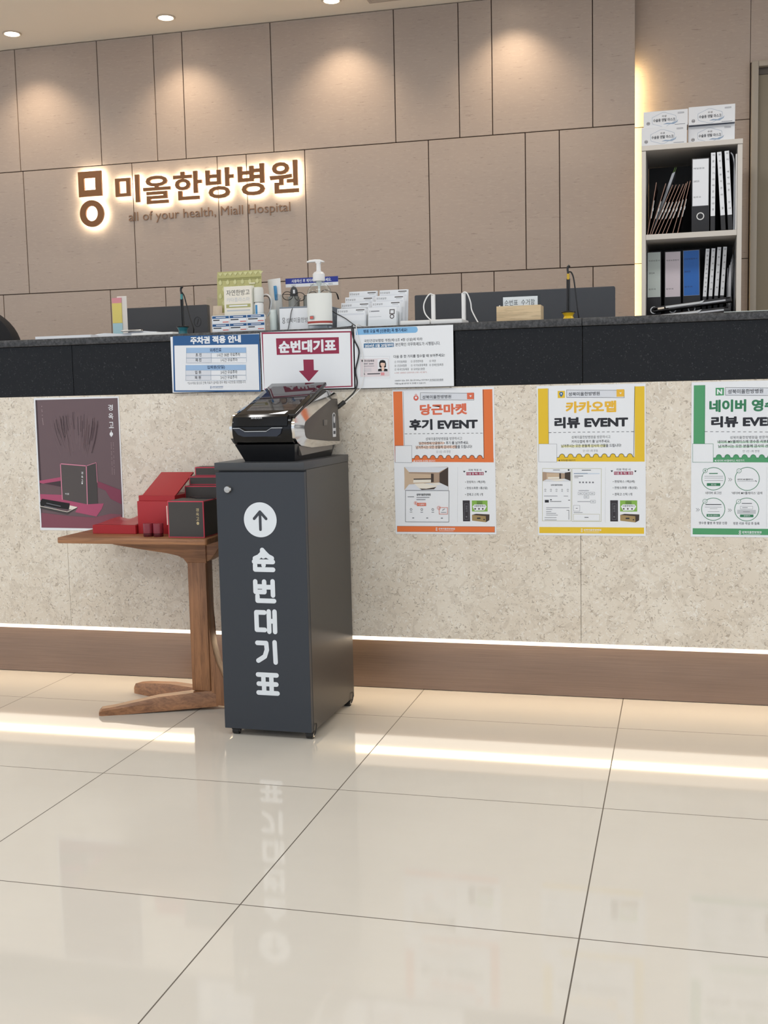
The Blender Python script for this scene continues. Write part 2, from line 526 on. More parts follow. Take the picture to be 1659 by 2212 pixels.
PAPERW = mat('white_paper', (236, 238, 242), 0.6)
WHITEP = mat('white_plastic', (236, 236, 236), 0.35)
BLACKP = mat('black_plastic', (26, 26, 28), 0.35)
BLACKG = mat('gloss_black_plastic', (12, 12, 14), 0.09, spec=0.32)
CHROME = mat('chrome', (225, 222, 218), 0.09, 1.0)
STEEL = mat('satin_steel', (190, 188, 184), 0.28, 1.0)
SHEETS={}
SHEETS['orange']=[
 ["r",2.7,5.7,29.8,209.2,"orange"],
 ["r",264.1,6.7,292.1,213.2,"orange"],
 ["p",[[54.2,199.9],[61.6,199.4],[62.2,196.0],[64.0,193.2],[66.5,191.3],[69.5,190.6],[72.4,191.3],[74.9,193.3],[76.5,196.2],[77.0,199.5],[84.9,199.6],[85.5,196.3],[87.3,193.4],[89.8,191.5],[92.8,190.9],[95.7,191.6],[98.1,193.5],[99.7,196.4],[100.2,199.8],[108.1,199.9],[108.7,196.5],[110.5,193.7],[113.0,191.8],[115.9,191.1],[118.8,191.8],[121.3,193.8],[122.9,196.6],[123.4,200.0],[131.2,200.1],[131.9,196.7],[133.6,193.9],[136.1,192.0],[139.0,191.4],[141.9,192.1],[144.3,194.0],[145.9,196.9],[146.4,200.2],[154.2,200.3],[154.9,197.0],[156.6,194.1],[159.1,192.3],[162.0,191.6],[164.9,192.3],[167.3,194.3],[168.9,197.1],[169.4,200.5],[177.2,200.6],[177.8,197.2],[179.5,194.4],[182.0,192.5],[184.9,191.9],[187.8,192.6],[190.2,194.5],[191.8,197.4],[192.3,200.7],[200.0,200.8],[200.7,197.5],[202.4,194.6],[204.9,192.8],[207.8,192.1],[210.6,192.8],[213.0,194.7],[214.6,197.6],[215.1,200.9],[222.8,201.0],[223.5,197.7],[225.2,194.9],[227.6,193.0],[230.5,192.4],[233.4,193.1],[235.8,195.0],[237.3,197.8],[237.8,201.2],[245.5,201.3],[246.2,197.9],[247.8,195.1],[250.3,193.3],[253.2,192.6],[256.0,193.3],[258.4,195.2],[260.0,198.1],[260.4,201.4],[264.3,201.5],[292.8,202.0],[292.5,213.5],[53.9,209.5]],"orange"],
 ["l",[[54.2,199.9],[61.6,199.4],[62.2,196.0],[64.0,193.2],[66.5,191.3],[69.5,190.6],[72.4,191.3],[74.9,193.3],[76.5,196.2],[77.0,199.5],[84.9,199.6],[85.5,196.3],[87.3,193.4],[89.8,191.5],[92.8,190.9],[95.7,191.6],[98.1,193.5],[99.7,196.4],[100.2,199.8],[108.1,199.9],[108.7,196.5],[110.5,193.7],[113.0,191.8],[115.9,191.1],[118.8,191.8],[121.3,193.8],[122.9,196.6],[123.4,200.0],[131.2,200.1],[131.9,196.7],[133.6,193.9],[136.1,192.0],[139.0,191.4],[141.9,192.1],[144.3,194.0],[145.9,196.9],[146.4,200.2],[154.2,200.3],[154.9,197.0],[156.6,194.1],[159.1,192.3],[162.0,191.6],[164.9,192.3],[167.3,194.3],[168.9,197.1],[169.4,200.5],[177.2,200.6],[177.8,197.2],[179.5,194.4],[182.0,192.5],[184.9,191.9],[187.8,192.6],[190.2,194.5],[191.8,197.4],[192.3,200.7],[200.0,200.8],[200.7,197.5],[202.4,194.6],[204.9,192.8],[207.8,192.1],[210.6,192.8],[213.0,194.7],[214.6,197.6],[215.1,200.9],[222.8,201.0],[223.5,197.7],[225.2,194.9],[227.6,193.0],[230.5,192.4],[233.4,193.1],[235.8,195.0],[237.3,197.8],[237.8,201.2],[245.5,201.3],[246.2,197.9],[247.8,195.1],[250.3,193.3],[253.2,192.6],[256.0,193.3],[258.4,195.2],[260.0,198.1],[260.4,201.4],[264.3,201.5]],1.34,"ink"],
 ["l",[[32.6,6.6],[32.0,161.9]],0.89,"ink"],
 ["l",[[266.3,6.9],[264.7,201.5]],1.11,"ink"],
 ["r",4.3,163.0,54.1,211.2,"paper"],
 ["l",[[5.0,161.4],[54.7,162.4],[53.4,211.7],[3.6,210.8],[5.0,161.4]],0.67,"grey"],
 ["c",70.2,25.8,7.58,"salmon"],
 ["c",70.2,24.9,3.34,"paper"],
 ["p",[[63.8,28.5],[76.4,28.9],[70.0,34.1]],"salmon"],
 ["l",[[67.0,17.6],[70.5,14.4],[73.8,17.8]],1.34,"salmon"],
 ["r",82.9,14.9,218.7,32.8,"palegrey"],
 ["l",[[83.2,11.4],[239.4,16.6],[238.9,36.0],[82.7,31.0],[83.2,11.4]],0.89,"ink"],
 ["t","성북미올한방병원",88.8,19.1,173.3,29.1,"ink",0.01],
 ["r",219.4,14.9,239.2,33.1,"redorange"],
 ["p",[[226.0,22.2],[233.1,22.4],[229.4,27.9]],"paper"],
 ["t","당근마켓",80.6,44.3,218.5,75.9,"redorange",0.045],
 ["t","후기 EVENT",48.3,86.8,248.8,118.4,"ink",0.05],
 ["r",34.5,127.6,41.8,128.9,"ink"],
 ["r",47.7,127.7,55.0,129.0,"ink"],
 ["r",60.9,127.8,68.1,129.1,"ink"],
 ["r",74.0,127.9,81.3,129.2,"ink"],
 ["r",87.1,128.0,94.3,129.3,"ink"],
 ["r",100.2,128.1,107.4,129.5,"ink"],
 ["r",113.3,128.2,120.5,129.6,"ink"],
 ["r",126.3,128.3,133.5,129.7,"ink"],
 ["r",139.3,128.5,146.5,129.8,"ink"],
 ["r",152.3,128.6,159.4,129.9,"ink"],
 ["r",165.2,128.7,172.4,130.0,"ink"],
 ["r",178.1,128.8,185.3,130.1,"ink"],
 ["r",191.0,128.9,198.1,130.2,"ink"],
 ["r",203.9,129.0,211.0,130.3,"ink"],
 ["r",216.7,129.1,223.8,130.4,"ink"],
 ["r",229.5,129.2,236.6,130.5,"ink"],
 ["r",242.3,129.3,249.4,130.6,"ink"],
 ["r",255.1,129.4,262.1,130.7,"ink"],
 ["r",75.8,153.3,150.0,159.9,"paleorange"],
 ["r",66.4,163.9,185.4,171.6,"paleorange"],
 ["t","성북미올한방병원을 방문하시고",96.0,139.6,202.6,148.4,"ink",0],
 ["t","당근마켓에 단골맺기 + 후기 를 남겨주세요.",75.8,151.9,221.6,160.6,"ink",0.012],
 ["t","남겨주시는 모든 분들께 감사의 선물을 드립니다!",66.4,162.8,230.9,172.5,"ink",0.012],
 ["t","단 1인 1회 한정",127.0,177.7,167.7,185.2,"grey",0],
 ["t","◀ 당근마켓 프로필 바로가기",57.6,204.3,122.3,210.5,"paper",0.01],
 ["r",30.2,225.0,159.8,292.3,"tan2"],
 ["p",[[31.2,223.9],[160.6,226.0],[132.2,240.9],[44.0,239.0]],"palegrey"],
 ["p",[[31.2,223.9],[44.0,239.0],[43.0,276.2],[32.3,291.7],[29.3,291.7]],"tan1"],
 ["p",[[43.9,243.0],[109.6,246.6],[109.0,270.4],[43.0,275.1]],"tan1"],
 ["p",[[57.1,260.9],[110.4,260.5],[110.1,269.3],[55.7,270.2]],"cream"],
 ["p",[[57.6,258.2],[110.4,257.6],[110.3,261.1],[57.5,261.6]],"brownd"],
 ["p",[[109.7,243.9],[117.5,244.5],[116.9,268.3],[109.0,269.3]],"brownd"],
 ["p",[[134.4,243.2],[160.6,226.0],[159.3,282.0],[133.8,270.7]],"brownd"],
 ["p",[[29.3,291.7],[43.0,275.1],[133.8,270.2],[159.3,282.0],[159.0,293.0]],"palegrey"],
 ["p",[[59.0,273.1],[86.3,271.9],[126.8,279.0],[124.4,282.7],[95.0,287.9],[74.6,287.2]],"cream"],
 ["p",[[74.6,287.2],[95.0,287.9],[124.4,282.7],[117.5,289.3],[81.3,291.1]],"brownd"],
 ["p",[[104.4,271.4],[127.0,270.6],[140.4,275.6],[124.6,277.2]],"cream"],
 ["l",[[32.5,292.4],[161.5,293.7],[159.3,384.6],[30.0,384.2],[32.5,292.4]],0.89,"ink"],
 ["t","성북미올한방병원",65.0,301.6,107.0,308.2,"ink",0.02],
 ["r",38.6,310.1,57.6,311.9,"grey"],
 ["r",64.8,312.2,103.4,313.9,"grey"],
 ["r",64.6,318.3,91.4,320.1,"grey"],
 ["r",65.6,329.0,92.9,337.9,"redorange"],
 ["t","+ 단골맺기",67.9,331.0,90.4,336.1,"paper",0.01],
 ["o",62.1,329.3,4.46,0.89,"redorange"],
 ["t","1",60.7,326.6,63.0,332.0,"redorange",0],
 ["o",47.9,347.9,2.9,0.89,"ink"],
 ["r",44.0,355.0,51.3,356.4,"grey"],
 ["o",79.8,348.1,2.9,0.89,"ink"],
 ["r",75.9,355.2,83.2,356.6,"grey"],
 ["o",112.6,348.3,2.9,0.89,"ink"],
 ["r",108.8,355.4,116.1,356.7,"grey"],
 ["o",130.6,343.5,4.9,0.89,"redorange"],
 ["t","2",129.2,340.9,131.9,346.2,"redorange",0],
 ["l",[[131.5,342.2],[156.2,342.4],[155.8,361.4],[131.0,361.2],[131.5,342.2]],1.11,"redorange"],
 ["l",[[140.8,350.7],[147.6,346.3]],1.11,"ink"],
 ["r",136.6,355.6,151.9,356.9,"grey"],
 ["r",50.9,372.0,56.3,373.8,"ink"],
 ["r",92.8,372.2,98.2,374.0,"ink"],
 ["r",136.2,372.3,141.6,374.1,"ink"],
 ["t","리뷰 작성 시",219.9,231.6,256.5,238.1,"ink",0.01],
 ["r",213.0,241.0,263.3,249.7,"plum"],
 ["t","다음 중 택1 증정",214.8,242.3,261.8,248.4,"paper",0.012],
 ["p",[[204.0,238.0],[205.6,236.5],[207.2,237.9],[208.7,236.6],[210.3,238.1],[207.1,242.2]],"ink"],
 ["p",[[266.6,239.0],[268.1,237.5],[269.6,238.8],[271.2,237.5],[272.7,239.1],[269.5,243.2]],"ink"],
 ["t","• 한방파스 1팩(5매)",209.3,265.4,267.6,273.7,"ink",0.01],
 ["t","• 한방소화환 1통(5알)",208.9,282.9,273.9,291.2,"ink",0.01],
 ["t","• 경옥고 스틱 1개",208.5,300.8,259.8,309.1,"ink",0.01],
 ["r",200.7,322.1,221.6,382.5,"stick"],
 ["l",[[206.1,331.9],[217.6,332.0],[216.6,377.1],[205.1,377.0],[206.1,331.9]],0.67,"grey"],
 ["t","경\n옥\n고",208.4,336.4,214.7,355.0,"grey",0],
 ["c",211.0,369.3,2.01,"grey"],
 ["r",227.3,322.4,272.8,354.1,"leaf"],
 ["p",[[229.2,339.8],[234.9,333.7],[265.8,333.9],[270.1,340.0],[263.3,350.9],[235.6,351.9]],"paper"],
 ["t","시원한방파스",233.7,335.1,266.8,341.0,"ink",0.01],
 ["c",236.8,346.4,2.45,"brownd"],
 ["c",247.9,346.5,2.45,"brownd"],
 ["c",258.9,346.5,2.45,"brownd"],
 ["r",241.7,324.6,258.3,325.9,"ink"],
 ["r",241.7,328.1,258.2,329.4,"ink"],
 ["r",241.6,331.1,258.2,332.5,"ink"],
 ["p",[[227.1,363.9],[238.7,360.7],[278.0,362.4],[267.3,367.4]],"brownd"],
 ["p",[[227.1,363.9],[267.3,367.4],[267.4,384.9],[227.2,380.4]],"kraft"],
 ["p",[[267.3,367.4],[278.0,362.4],[277.2,379.0],[267.4,384.9]],"brownd"],
 ["r",241.8,371.7,251.7,375.4,"ink"],
 ["c",262.2,377.2,2.01,"ink"],
 ["r",188.0,227.5,188.7,228.8,"grey"],
 ["r",188.0,231.0,188.6,232.3,"grey"],
 ["r",187.9,234.5,188.5,235.8,"grey"],
 ["r",187.8,238.0,188.5,239.3,"grey"],
 ["r",187.7,241.5,188.4,242.8,"grey"],
 ["r",187.6,245.0,188.3,246.3,"grey"],
 ["r",187.5,248.5,188.2,249.9,"grey"],
 ["r",187.5,252.0,188.1,253.4,"grey"],
 ["r",187.4,255.6,188.0,256.9,"grey"],
 ["r",187.3,259.1,188.0,260.4,"grey"],
 ["r",187.2,262.6,187.9,263.9,"grey"],
 ["r",187.1,266.1,187.8,267.4,"grey"],
 ["r",187.0,269.6,187.7,270.9,"grey"],
 ["r",187.0,273.1,187.6,274.4,"grey"],
 ["r",186.9,276.6,187.5,277.9,"grey"],
 ["r",186.8,280.1,187.5,281.4,"grey"],
 ["r",186.7,283.6,187.4,285.0,"grey"],
 ["r",186.6,287.1,187.3,288.5,"grey"],
 ["r",186.5,290.7,187.2,292.0,"grey"],
 ["r",186.5,294.2,187.1,295.5,"grey"],
 ["r",186.4,297.7,187.0,299.0,"grey"],
 ["r",186.3,301.2,187.0,302.5,"grey"],
 ["r",186.2,304.7,186.9,306.0,"grey"],
 ["r",186.1,308.2,186.8,309.6,"grey"],
 ["r",186.0,311.8,186.7,313.1,"grey"],
 ["r",186.0,315.3,186.6,316.6,"grey"],
 ["r",185.9,318.8,186.6,320.1,"grey"],
 ["r",185.8,322.3,186.5,323.6,"grey"],
 ["r",185.7,325.8,186.4,327.2,"grey"],
 ["r",185.6,329.4,186.3,330.7,"grey"],
 ["r",185.6,332.9,186.2,334.2,"grey"],
 ["r",185.5,336.4,186.1,337.7,"grey"],
 ["r",185.4,339.9,186.1,341.2,"grey"],
 ["r",185.3,343.4,186.0,344.8,"grey"],
 ["r",185.2,347.0,185.9,348.3,"grey"],
 ["r",185.1,350.5,185.8,351.8,"grey"],
 ["r",185.1,354.0,185.7,355.3,"grey"],
 ["r",185.0,357.5,185.6,358.9,"grey"],
 ["r",184.9,361.1,185.6,362.4,"grey"],
 ["r",184.8,364.6,185.5,365.9,"grey"],
 ["r",184.7,368.1,185.4,369.4,"grey"],
 ["r",184.6,371.6,185.3,373.0,"grey"],
 ["r",184.6,375.2,185.2,376.5,"grey"],
 ["r",184.5,378.7,185.1,380.0,"grey"],
 ["r",184.4,382.2,185.1,383.6,"grey"],
 ["r",4.1,397.2,292.5,414.0,"orange"],
 ["l",[[4.3,396.9],[292.6,397.4],[292.3,414.1],[3.9,413.9],[4.3,396.9]],0.67,"grey"],
 ["o",122.3,402.9,1.78,1.11,"paper"],
 ["o",122.2,408.2,2.01,1.11,"paper"],
 ["t","성북미올한방병원",127.7,401.6,176.5,407.4,"paper",0.02],
 ["r",130.3,410.0,172.5,410.9,"paper"],
]
SHEETS['yellow']=[
 ["r",3.6,6.9,31.7,210.4,"yellow"],
 ["r",267.8,7.8,294.2,213.5,"yellow"],
 ["p",[[54.8,200.4],[61.3,199.2],[61.9,195.8],[63.7,192.9],[66.2,191.0],[69.2,190.3],[72.1,191.0],[74.6,193.0],[76.3,195.9],[76.8,199.3],[84.8,199.3],[85.4,195.9],[87.2,193.0],[89.7,191.1],[92.7,190.4],[95.6,191.1],[98.1,193.1],[99.7,196.0],[100.3,199.4],[108.2,199.4],[108.9,196.0],[110.6,193.1],[113.1,191.2],[116.0,190.6],[119.0,191.3],[121.5,193.2],[123.1,196.1],[123.7,199.5],[131.6,199.5],[132.2,196.1],[133.9,193.2],[136.4,191.3],[139.4,190.7],[142.3,191.4],[144.8,193.3],[146.4,196.2],[146.9,199.6],[154.8,199.6],[155.5,196.2],[157.1,193.4],[159.7,191.5],[162.6,190.8],[165.5,191.5],[168.0,193.4],[169.6,196.3],[170.1,199.7],[178.0,199.7],[178.6,196.3],[180.3,193.5],[182.8,191.6],[185.7,190.9],[188.6,191.6],[191.1,193.5],[192.7,196.4],[193.3,199.8],[201.1,199.8],[201.7,196.4],[203.4,193.6],[205.9,191.7],[208.8,191.0],[211.7,191.7],[214.2,193.6],[215.8,196.5],[216.3,199.9],[224.1,199.9],[224.7,196.5],[226.4,193.7],[228.9,191.8],[231.8,191.2],[234.7,191.8],[237.1,193.8],[238.7,196.6],[239.3,200.0],[247.1,200.0],[247.7,196.7],[249.3,193.8],[251.8,191.9],[254.7,191.3],[257.6,192.0],[260.0,193.9],[261.6,196.7],[262.2,200.1],[266.0,200.7],[293.5,201.2],[293.4,213.7],[54.6,211.0]],"yellow"],
 ["l",[[54.8,200.4],[61.3,199.2],[61.9,195.8],[63.7,192.9],[66.2,191.0],[69.2,190.3],[72.1,191.0],[74.6,193.0],[76.3,195.9],[76.8,199.3],[84.8,199.3],[85.4,195.9],[87.2,193.0],[89.7,191.1],[92.7,190.4],[95.6,191.1],[98.1,193.1],[99.7,196.0],[100.3,199.4],[108.2,199.4],[108.9,196.0],[110.6,193.1],[113.1,191.2],[116.0,190.6],[119.0,191.3],[121.5,193.2],[123.1,196.1],[123.7,199.5],[131.6,199.5],[132.2,196.1],[133.9,193.2],[136.4,191.3],[139.4,190.7],[142.3,191.4],[144.8,193.3],[146.4,196.2],[146.9,199.6],[154.8,199.6],[155.5,196.2],[157.1,193.4],[159.7,191.5],[162.6,190.8],[165.5,191.5],[168.0,193.4],[169.6,196.3],[170.1,199.7],[178.0,199.7],[178.6,196.3],[180.3,193.5],[182.8,191.6],[185.7,190.9],[188.6,191.6],[191.1,193.5],[192.7,196.4],[193.3,199.8],[201.1,199.8],[201.7,196.4],[203.4,193.6],[205.9,191.7],[208.8,191.0],[211.7,191.7],[214.2,193.6],[215.8,196.5],[216.3,199.9],[224.1,199.9],[224.7,196.5],[226.4,193.7],[228.9,191.8],[231.8,191.2],[234.7,191.8],[237.1,193.8],[238.7,196.6],[239.3,200.0],[247.1,200.0],[247.7,196.7],[249.3,193.8],[251.8,191.9],[254.7,191.3],[257.6,192.0],[260.0,193.9],[261.6,196.7],[262.2,200.1],[266.0,200.7]],1.24,"ink"],
 ["l",[[33.0,7.4],[32.1,161.8]],0.83,"ink"],
 ["l",[[268.0,7.4],[265.0,200.7]],1.03,"ink"],
 ["r",4.2,161.7,54.5,212.3,"paper"],
 ["l",[[4.6,161.3],[54.8,162.2],[54.2,212.7],[3.9,211.9],[4.6,161.3]],0.62,"grey"],
 ["r",58.6,14.8,78.3,34.5,"yellow"],
 ["c",68.3,22.8,5.37,"bluep"],
 ["p",[[63.6,25.6],[72.8,25.8],[68.2,32.4]],"bluep"],
 ["c",68.3,22.8,2.07,"paper"],
 ["r",83.1,15.6,218.9,35.1,"palegrey"],
 ["l",[[83.2,12.7],[240.0,17.5],[239.9,37.6],[83.0,33.1],[83.2,12.7]],0.83,"ink"],
 ["t","성북미올한방병원",88.3,19.2,173.7,29.7,"ink",0.01],
 ["r",219.3,14.7,240.0,34.6,"yellow2"],
 ["p",[[226.7,23.3],[233.2,23.5],[229.9,28.0]],"paper"],
 ["t","카카오맵",80.0,44.8,218.2,76.9,"yellow2",0.045],
 ["t","리뷰 EVENT",48.6,87.4,250.1,118.9,"ink",0.05],
 ["r",32.5,129.4,40.1,130.7,"ink"],
 ["r",46.0,129.5,53.5,130.7,"ink"],
 ["r",59.4,129.5,67.0,130.8,"ink"],
 ["r",72.8,129.6,80.4,130.8,"ink"],
 ["r",86.2,129.6,93.8,130.9,"ink"],
 ["r",99.6,129.7,107.1,130.9,"ink"],
 ["r",113.0,129.7,120.5,131.0,"ink"],
 ["r",126.3,129.8,133.8,131.0,"ink"],
 ["r",139.6,129.8,147.1,131.1,"ink"],
 ["r",152.9,129.9,160.3,131.1,"ink"],
 ["r",166.1,129.9,173.5,131.2,"ink"],
 ["r",179.3,130.0,186.7,131.2,"ink"],
 ["r",192.5,130.0,199.9,131.3,"ink"],
 ["r",205.7,130.1,213.0,131.3,"ink"],
 ["r",218.8,130.1,226.2,131.4,"ink"],
 ["r",231.9,130.2,239.3,131.4,"ink"],
 ["r",245.0,130.2,252.3,131.4,"ink"],
 ["r",258.0,130.2,265.4,131.5,"ink"],
 ["r",66.9,165.8,189.4,172.1,"paleyellow"],
 ["t","성북미올한방병원을 방문하시고",95.7,139.9,202.2,148.3,"ink",0],
 ["t","카카오맵에 후기 를 남겨주세요.",95.6,152.1,201.3,160.3,"ink",0.012],
 ["t","남겨주시는 모든 분들께 감사의 선물을 드립니다!",66.9,163.6,231.2,172.5,"ink",0.012],
 ["t","단 1인 1회 한정",127.4,178.8,167.2,185.5,"grey",0],
 ["t","◀ 카카오맵 바로가기",58.5,205.5,105.4,211.0,"ink",0.01],
 ["l",[[14.2,230.6],[93.8,231.8],[92.1,379.0],[12.3,378.8],[14.2,230.6]],0.83,"olive"],
 ["l",[[96.8,231.2],[177.1,232.3],[175.6,380.1],[95.1,379.9],[96.8,231.2]],0.83,"olive"],
 ["r",43.8,234.4,62.7,236.1,"grey"],
 ["c",87.1,235.3,2.48,"ink"],
 ["r",14.4,240.3,91.9,266.3,"tan2"],
 ["p",[[14.5,239.8],[92.1,240.8],[75.2,244.2],[26.8,241.5]],"palegrey"],
 ["p",[[25.7,243.6],[60.9,244.7],[60.8,260.0],[25.5,261.7]],"tan1"],
 ["p",[[29.2,254.9],[61.5,254.5],[61.4,258.9],[29.1,259.6]],"cream"],
 ["r",60.9,244.1,65.7,259.6,"brownd"],
 ["p",[[76.5,242.8],[92.1,240.8],[91.8,265.7],[76.3,259.7]],"brownd"],
 ["p",[[14.2,265.8],[25.5,261.3],[76.3,259.7],[91.8,265.7],[91.8,266.7]],"palegrey"],
 ["p",[[32.9,262.8],[62.4,260.4],[79.2,263.6],[53.9,266.3]],"cream"],
 ["t","성북미올한방병원",36.9,275.2,69.6,279.5,"ink",0.02],
 ["o",21.5,290.2,1.86,0.62,"ink"],
 ["r",19.3,294.5,23.6,295.6,"grey"],
 ["o",37.2,290.4,1.86,0.62,"ink"],
 ["r",35.0,294.7,39.2,295.7,"grey"],
 ["o",52.8,290.5,1.86,0.62,"ink"],
 ["r",50.6,294.8,54.8,295.9,"grey"],
 ["o",68.4,290.7,1.86,0.62,"ink"],
 ["r",66.2,294.9,70.4,296.0,"grey"],
 ["o",84.3,290.8,1.86,0.62,"ink"],
 ["r",82.2,295.1,86.4,296.2,"grey"],
 ["r",17.9,307.7,55.5,309.0,"grey"],
 ["r",72.8,308.0,85.0,309.3,"grey"],
 ["r",19.8,319.3,31.0,326.8,"ink"],
 ["r",34.3,317.7,39.5,320.3,"ink"],
 ["r",34.2,322.9,65.9,324.2,"ink"],
 ["r",85.3,319.4,90.1,321.1,"ink"],
 ["r",23.4,340.7,88.4,342.0,"grey"],
 ["r",23.3,345.7,40.3,347.0,"grey"],
 ["r",23.2,352.1,37.6,353.4,"grey"],
 ["r",23.2,356.8,51.1,358.1,"grey"],
 ["r",23.1,361.8,55.9,363.0,"grey"],
 ["r",18.8,368.8,52.2,370.1,"grey"],
 ["r",18.7,375.2,52.6,376.5,"grey"],
 ["l",[[80.7,348.5],[87.0,348.5],[86.7,374.7]],1.03,"ink"],
 ["r",123.5,235.5,148.4,237.2,"ink"],
 ["r",101.4,244.2,139.6,246.7,"bluegrey"],
 ["r",139.6,244.7,172.2,247.2,"paleblue"],
 ["r",102.4,251.7,127.0,253.2,"ink"],
 ["r",102.8,256.3,113.8,257.6,"grey"],
 ["c",117.9,270.0,2.48,"grey"],
 ["c",126.8,270.1,2.48,"grey"],
 ["c",135.8,270.2,2.48,"grey"],
 ["c",145.0,270.3,2.48,"grey"],
 ["c",153.9,270.4,2.48,"grey"],
 ["r",114.1,292.5,142.6,293.8,"grey"],
 ["l",[[113.0,297.5],[126.3,297.6],[126.3,304.8],[112.9,304.7],[113.0,297.5]],0.62,"grey"],
 ["r",116.3,300.5,123.0,301.8,"grey"],
 ["l",[[129.0,297.6],[142.4,297.8],[142.3,305.0],[129.0,304.8],[129.0,297.6]],0.62,"grey"],
 ["r",132.3,300.7,139.0,301.9,"grey"],
 ["l",[[145.3,297.8],[158.6,297.9],[158.5,305.1],[145.2,305.0],[145.3,297.8]],0.62,"grey"],
 ["r",148.6,300.8,155.2,302.1,"grey"],
 ["l",[[128.9,307.4],[142.3,307.5],[142.2,314.7],[128.9,314.6],[128.9,307.4]],0.62,"grey"],
 ["r",132.2,310.4,138.9,311.7,"grey"],
 ["l",[[147.1,320.5],[160.4,320.6],[160.4,327.8],[147.1,327.7],[147.1,320.5]],0.62,"grey"],
 ["r",150.4,323.5,157.1,324.7,"grey"],
 ["r",111.0,323.3,146.5,324.6,"grey"],
 ["l",[[100.2,334.8],[117.4,334.9],[117.2,351.0],[100.0,350.9],[100.2,334.8]],0.62,"grey"],
 ["r",106.0,342.1,111.4,343.8,"grey"],
 ["r",100.0,354.0,124.7,355.3,"grey"],
 ["l",[[99.9,359.0],[171.7,359.4],[171.5,378.0],[99.7,377.8],[99.9,359.0]],0.62,"olive"],
 ["r",130.0,367.7,141.2,369.2,"ink"],
 ["t","리뷰 작성 시",218.5,231.7,255.9,238.1,"ink",0.01],
 ["r",211.6,240.9,263.0,249.4,"plum"],
 ["t","다음 중 택1 증정",213.5,242.2,261.5,248.2,"paper",0.012],
 ["p",[[202.4,238.0],[204.0,236.6],[205.6,237.9],[207.2,236.6],[208.8,238.1],[205.6,242.2]],"ink"],
 ["p",[[266.2,238.9],[267.8,237.5],[269.4,238.8],[271.0,237.5],[272.5,239.0],[269.3,243.0]],"ink"],
 ["t","• 한방파스 1팩(5매)",208.3,264.8,267.8,273.0,"ink",0.01],
 ["t","• 한방소화환 1통(5알)",208.1,282.0,274.4,290.2,"ink",0.01],
 ["t","• 경옥고 스틱 1개",207.9,299.5,260.3,307.7,"ink",0.01],
 ["r",200.7,320.4,222.0,379.6,"stick"],
 ["l",[[205.9,330.0],[217.7,330.1],[217.3,374.2],[205.5,374.2],[205.9,330.0]],0.62,"grey"],
 ["t","경\n옥\n고",208.5,334.4,214.8,352.6,"grey",0],
 ["c",211.4,366.6,1.86,"grey"],
 ["r",227.6,320.7,274.0,351.8,"leaf"],
 ["p",[[229.6,337.7],[235.3,331.7],[266.8,331.9],[271.3,337.9],[264.5,348.6],[236.3,349.5]],"paper"],
 ["t","시원한방파스",234.1,333.1,267.9,338.9,"ink",0.01],
 ["c",237.5,344.2,2.27,"brownd"],
 ["c",248.7,344.2,2.27,"brownd"],
 ["c",260.0,344.3,2.27,"brownd"],
 ["r",242.1,322.8,259.0,324.1,"ink"],
 ["r",242.1,326.2,259.0,327.5,"ink"],
 ["r",242.1,329.2,259.0,330.5,"ink"],
 ["p",[[227.8,361.3],[239.6,358.2],[279.7,359.8],[268.8,364.7]],"brownd"],
 ["p",[[227.8,361.3],[268.8,364.7],[269.2,381.9],[228.1,377.5]],"kraft"],
 ["p",[[268.8,364.7],[279.7,359.8],[279.1,376.1],[269.2,381.9]],"brownd"],
 ["r",242.9,368.9,253.0,372.6,"ink"],
 ["c",263.8,374.4,1.86,"ink"],
 ["r",188.3,228.9,188.9,230.1,"grey"],
 ["r",188.2,232.2,188.8,233.5,"grey"],
 ["r",188.2,235.6,188.8,236.9,"grey"],
 ["r",188.2,239.0,188.8,240.2,"grey"],
 ["r",188.1,242.3,188.7,243.6,"grey"],
 ["r",188.1,245.7,188.7,247.0,"grey"],
 ["r",188.1,249.1,188.7,250.3,"grey"],
 ["r",188.0,252.4,188.6,253.7,"grey"],
 ["r",188.0,255.8,188.6,257.1,"grey"],
 ["r",188.0,259.2,188.6,260.5,"grey"],
 ["r",187.9,262.6,188.6,263.8,"grey"],
 ["r",187.9,265.9,188.5,267.2,"grey"],
 ["r",187.9,269.3,188.5,270.6,"grey"],
 ["r",187.8,272.7,188.5,273.9,"grey"],
 ["r",187.8,276.0,188.4,277.3,"grey"],
 ["r",187.8,279.4,188.4,280.7,"grey"],
 ["r",187.7,282.8,188.4,284.0,"grey"],
 ["r",187.7,286.2,188.3,287.4,"grey"],
 ["r",187.7,289.5,188.3,290.8,"grey"],
 ["r",187.6,292.9,188.3,294.2,"grey"],
 ["r",187.6,296.3,188.2,297.5,"grey"],
 ["r",187.6,299.7,188.2,300.9,"grey"],
 ["r",187.5,303.0,188.2,304.3,"grey"],
 ["r",187.5,306.4,188.1,307.7,"grey"],
 ["r",187.5,309.8,188.1,311.0,"grey"],
 ["r",187.4,313.2,188.1,314.4,"grey"],
 ["r",187.4,316.5,188.0,317.8,"grey"],
 ["r",187.4,319.9,188.0,321.2,"grey"],
 ["r",187.3,323.3,188.0,324.6,"grey"],
 ["r",187.3,326.7,187.9,327.9,"grey"],
 ["r",187.3,330.1,187.9,331.3,"grey"],
 ["r",187.3,333.4,187.9,334.7,"grey"],
 ["r",187.2,336.8,187.8,338.1,"grey"],
 ["r",187.2,340.2,187.8,341.5,"grey"],
 ["r",187.2,343.6,187.8,344.8,"grey"],
 ["r",187.1,347.0,187.7,348.2,"grey"],
 ["r",187.1,350.3,187.7,351.6,"grey"],
 ["r",187.1,353.7,187.7,355.0,"grey"],
 ["r",187.0,357.1,187.6,358.4,"grey"],
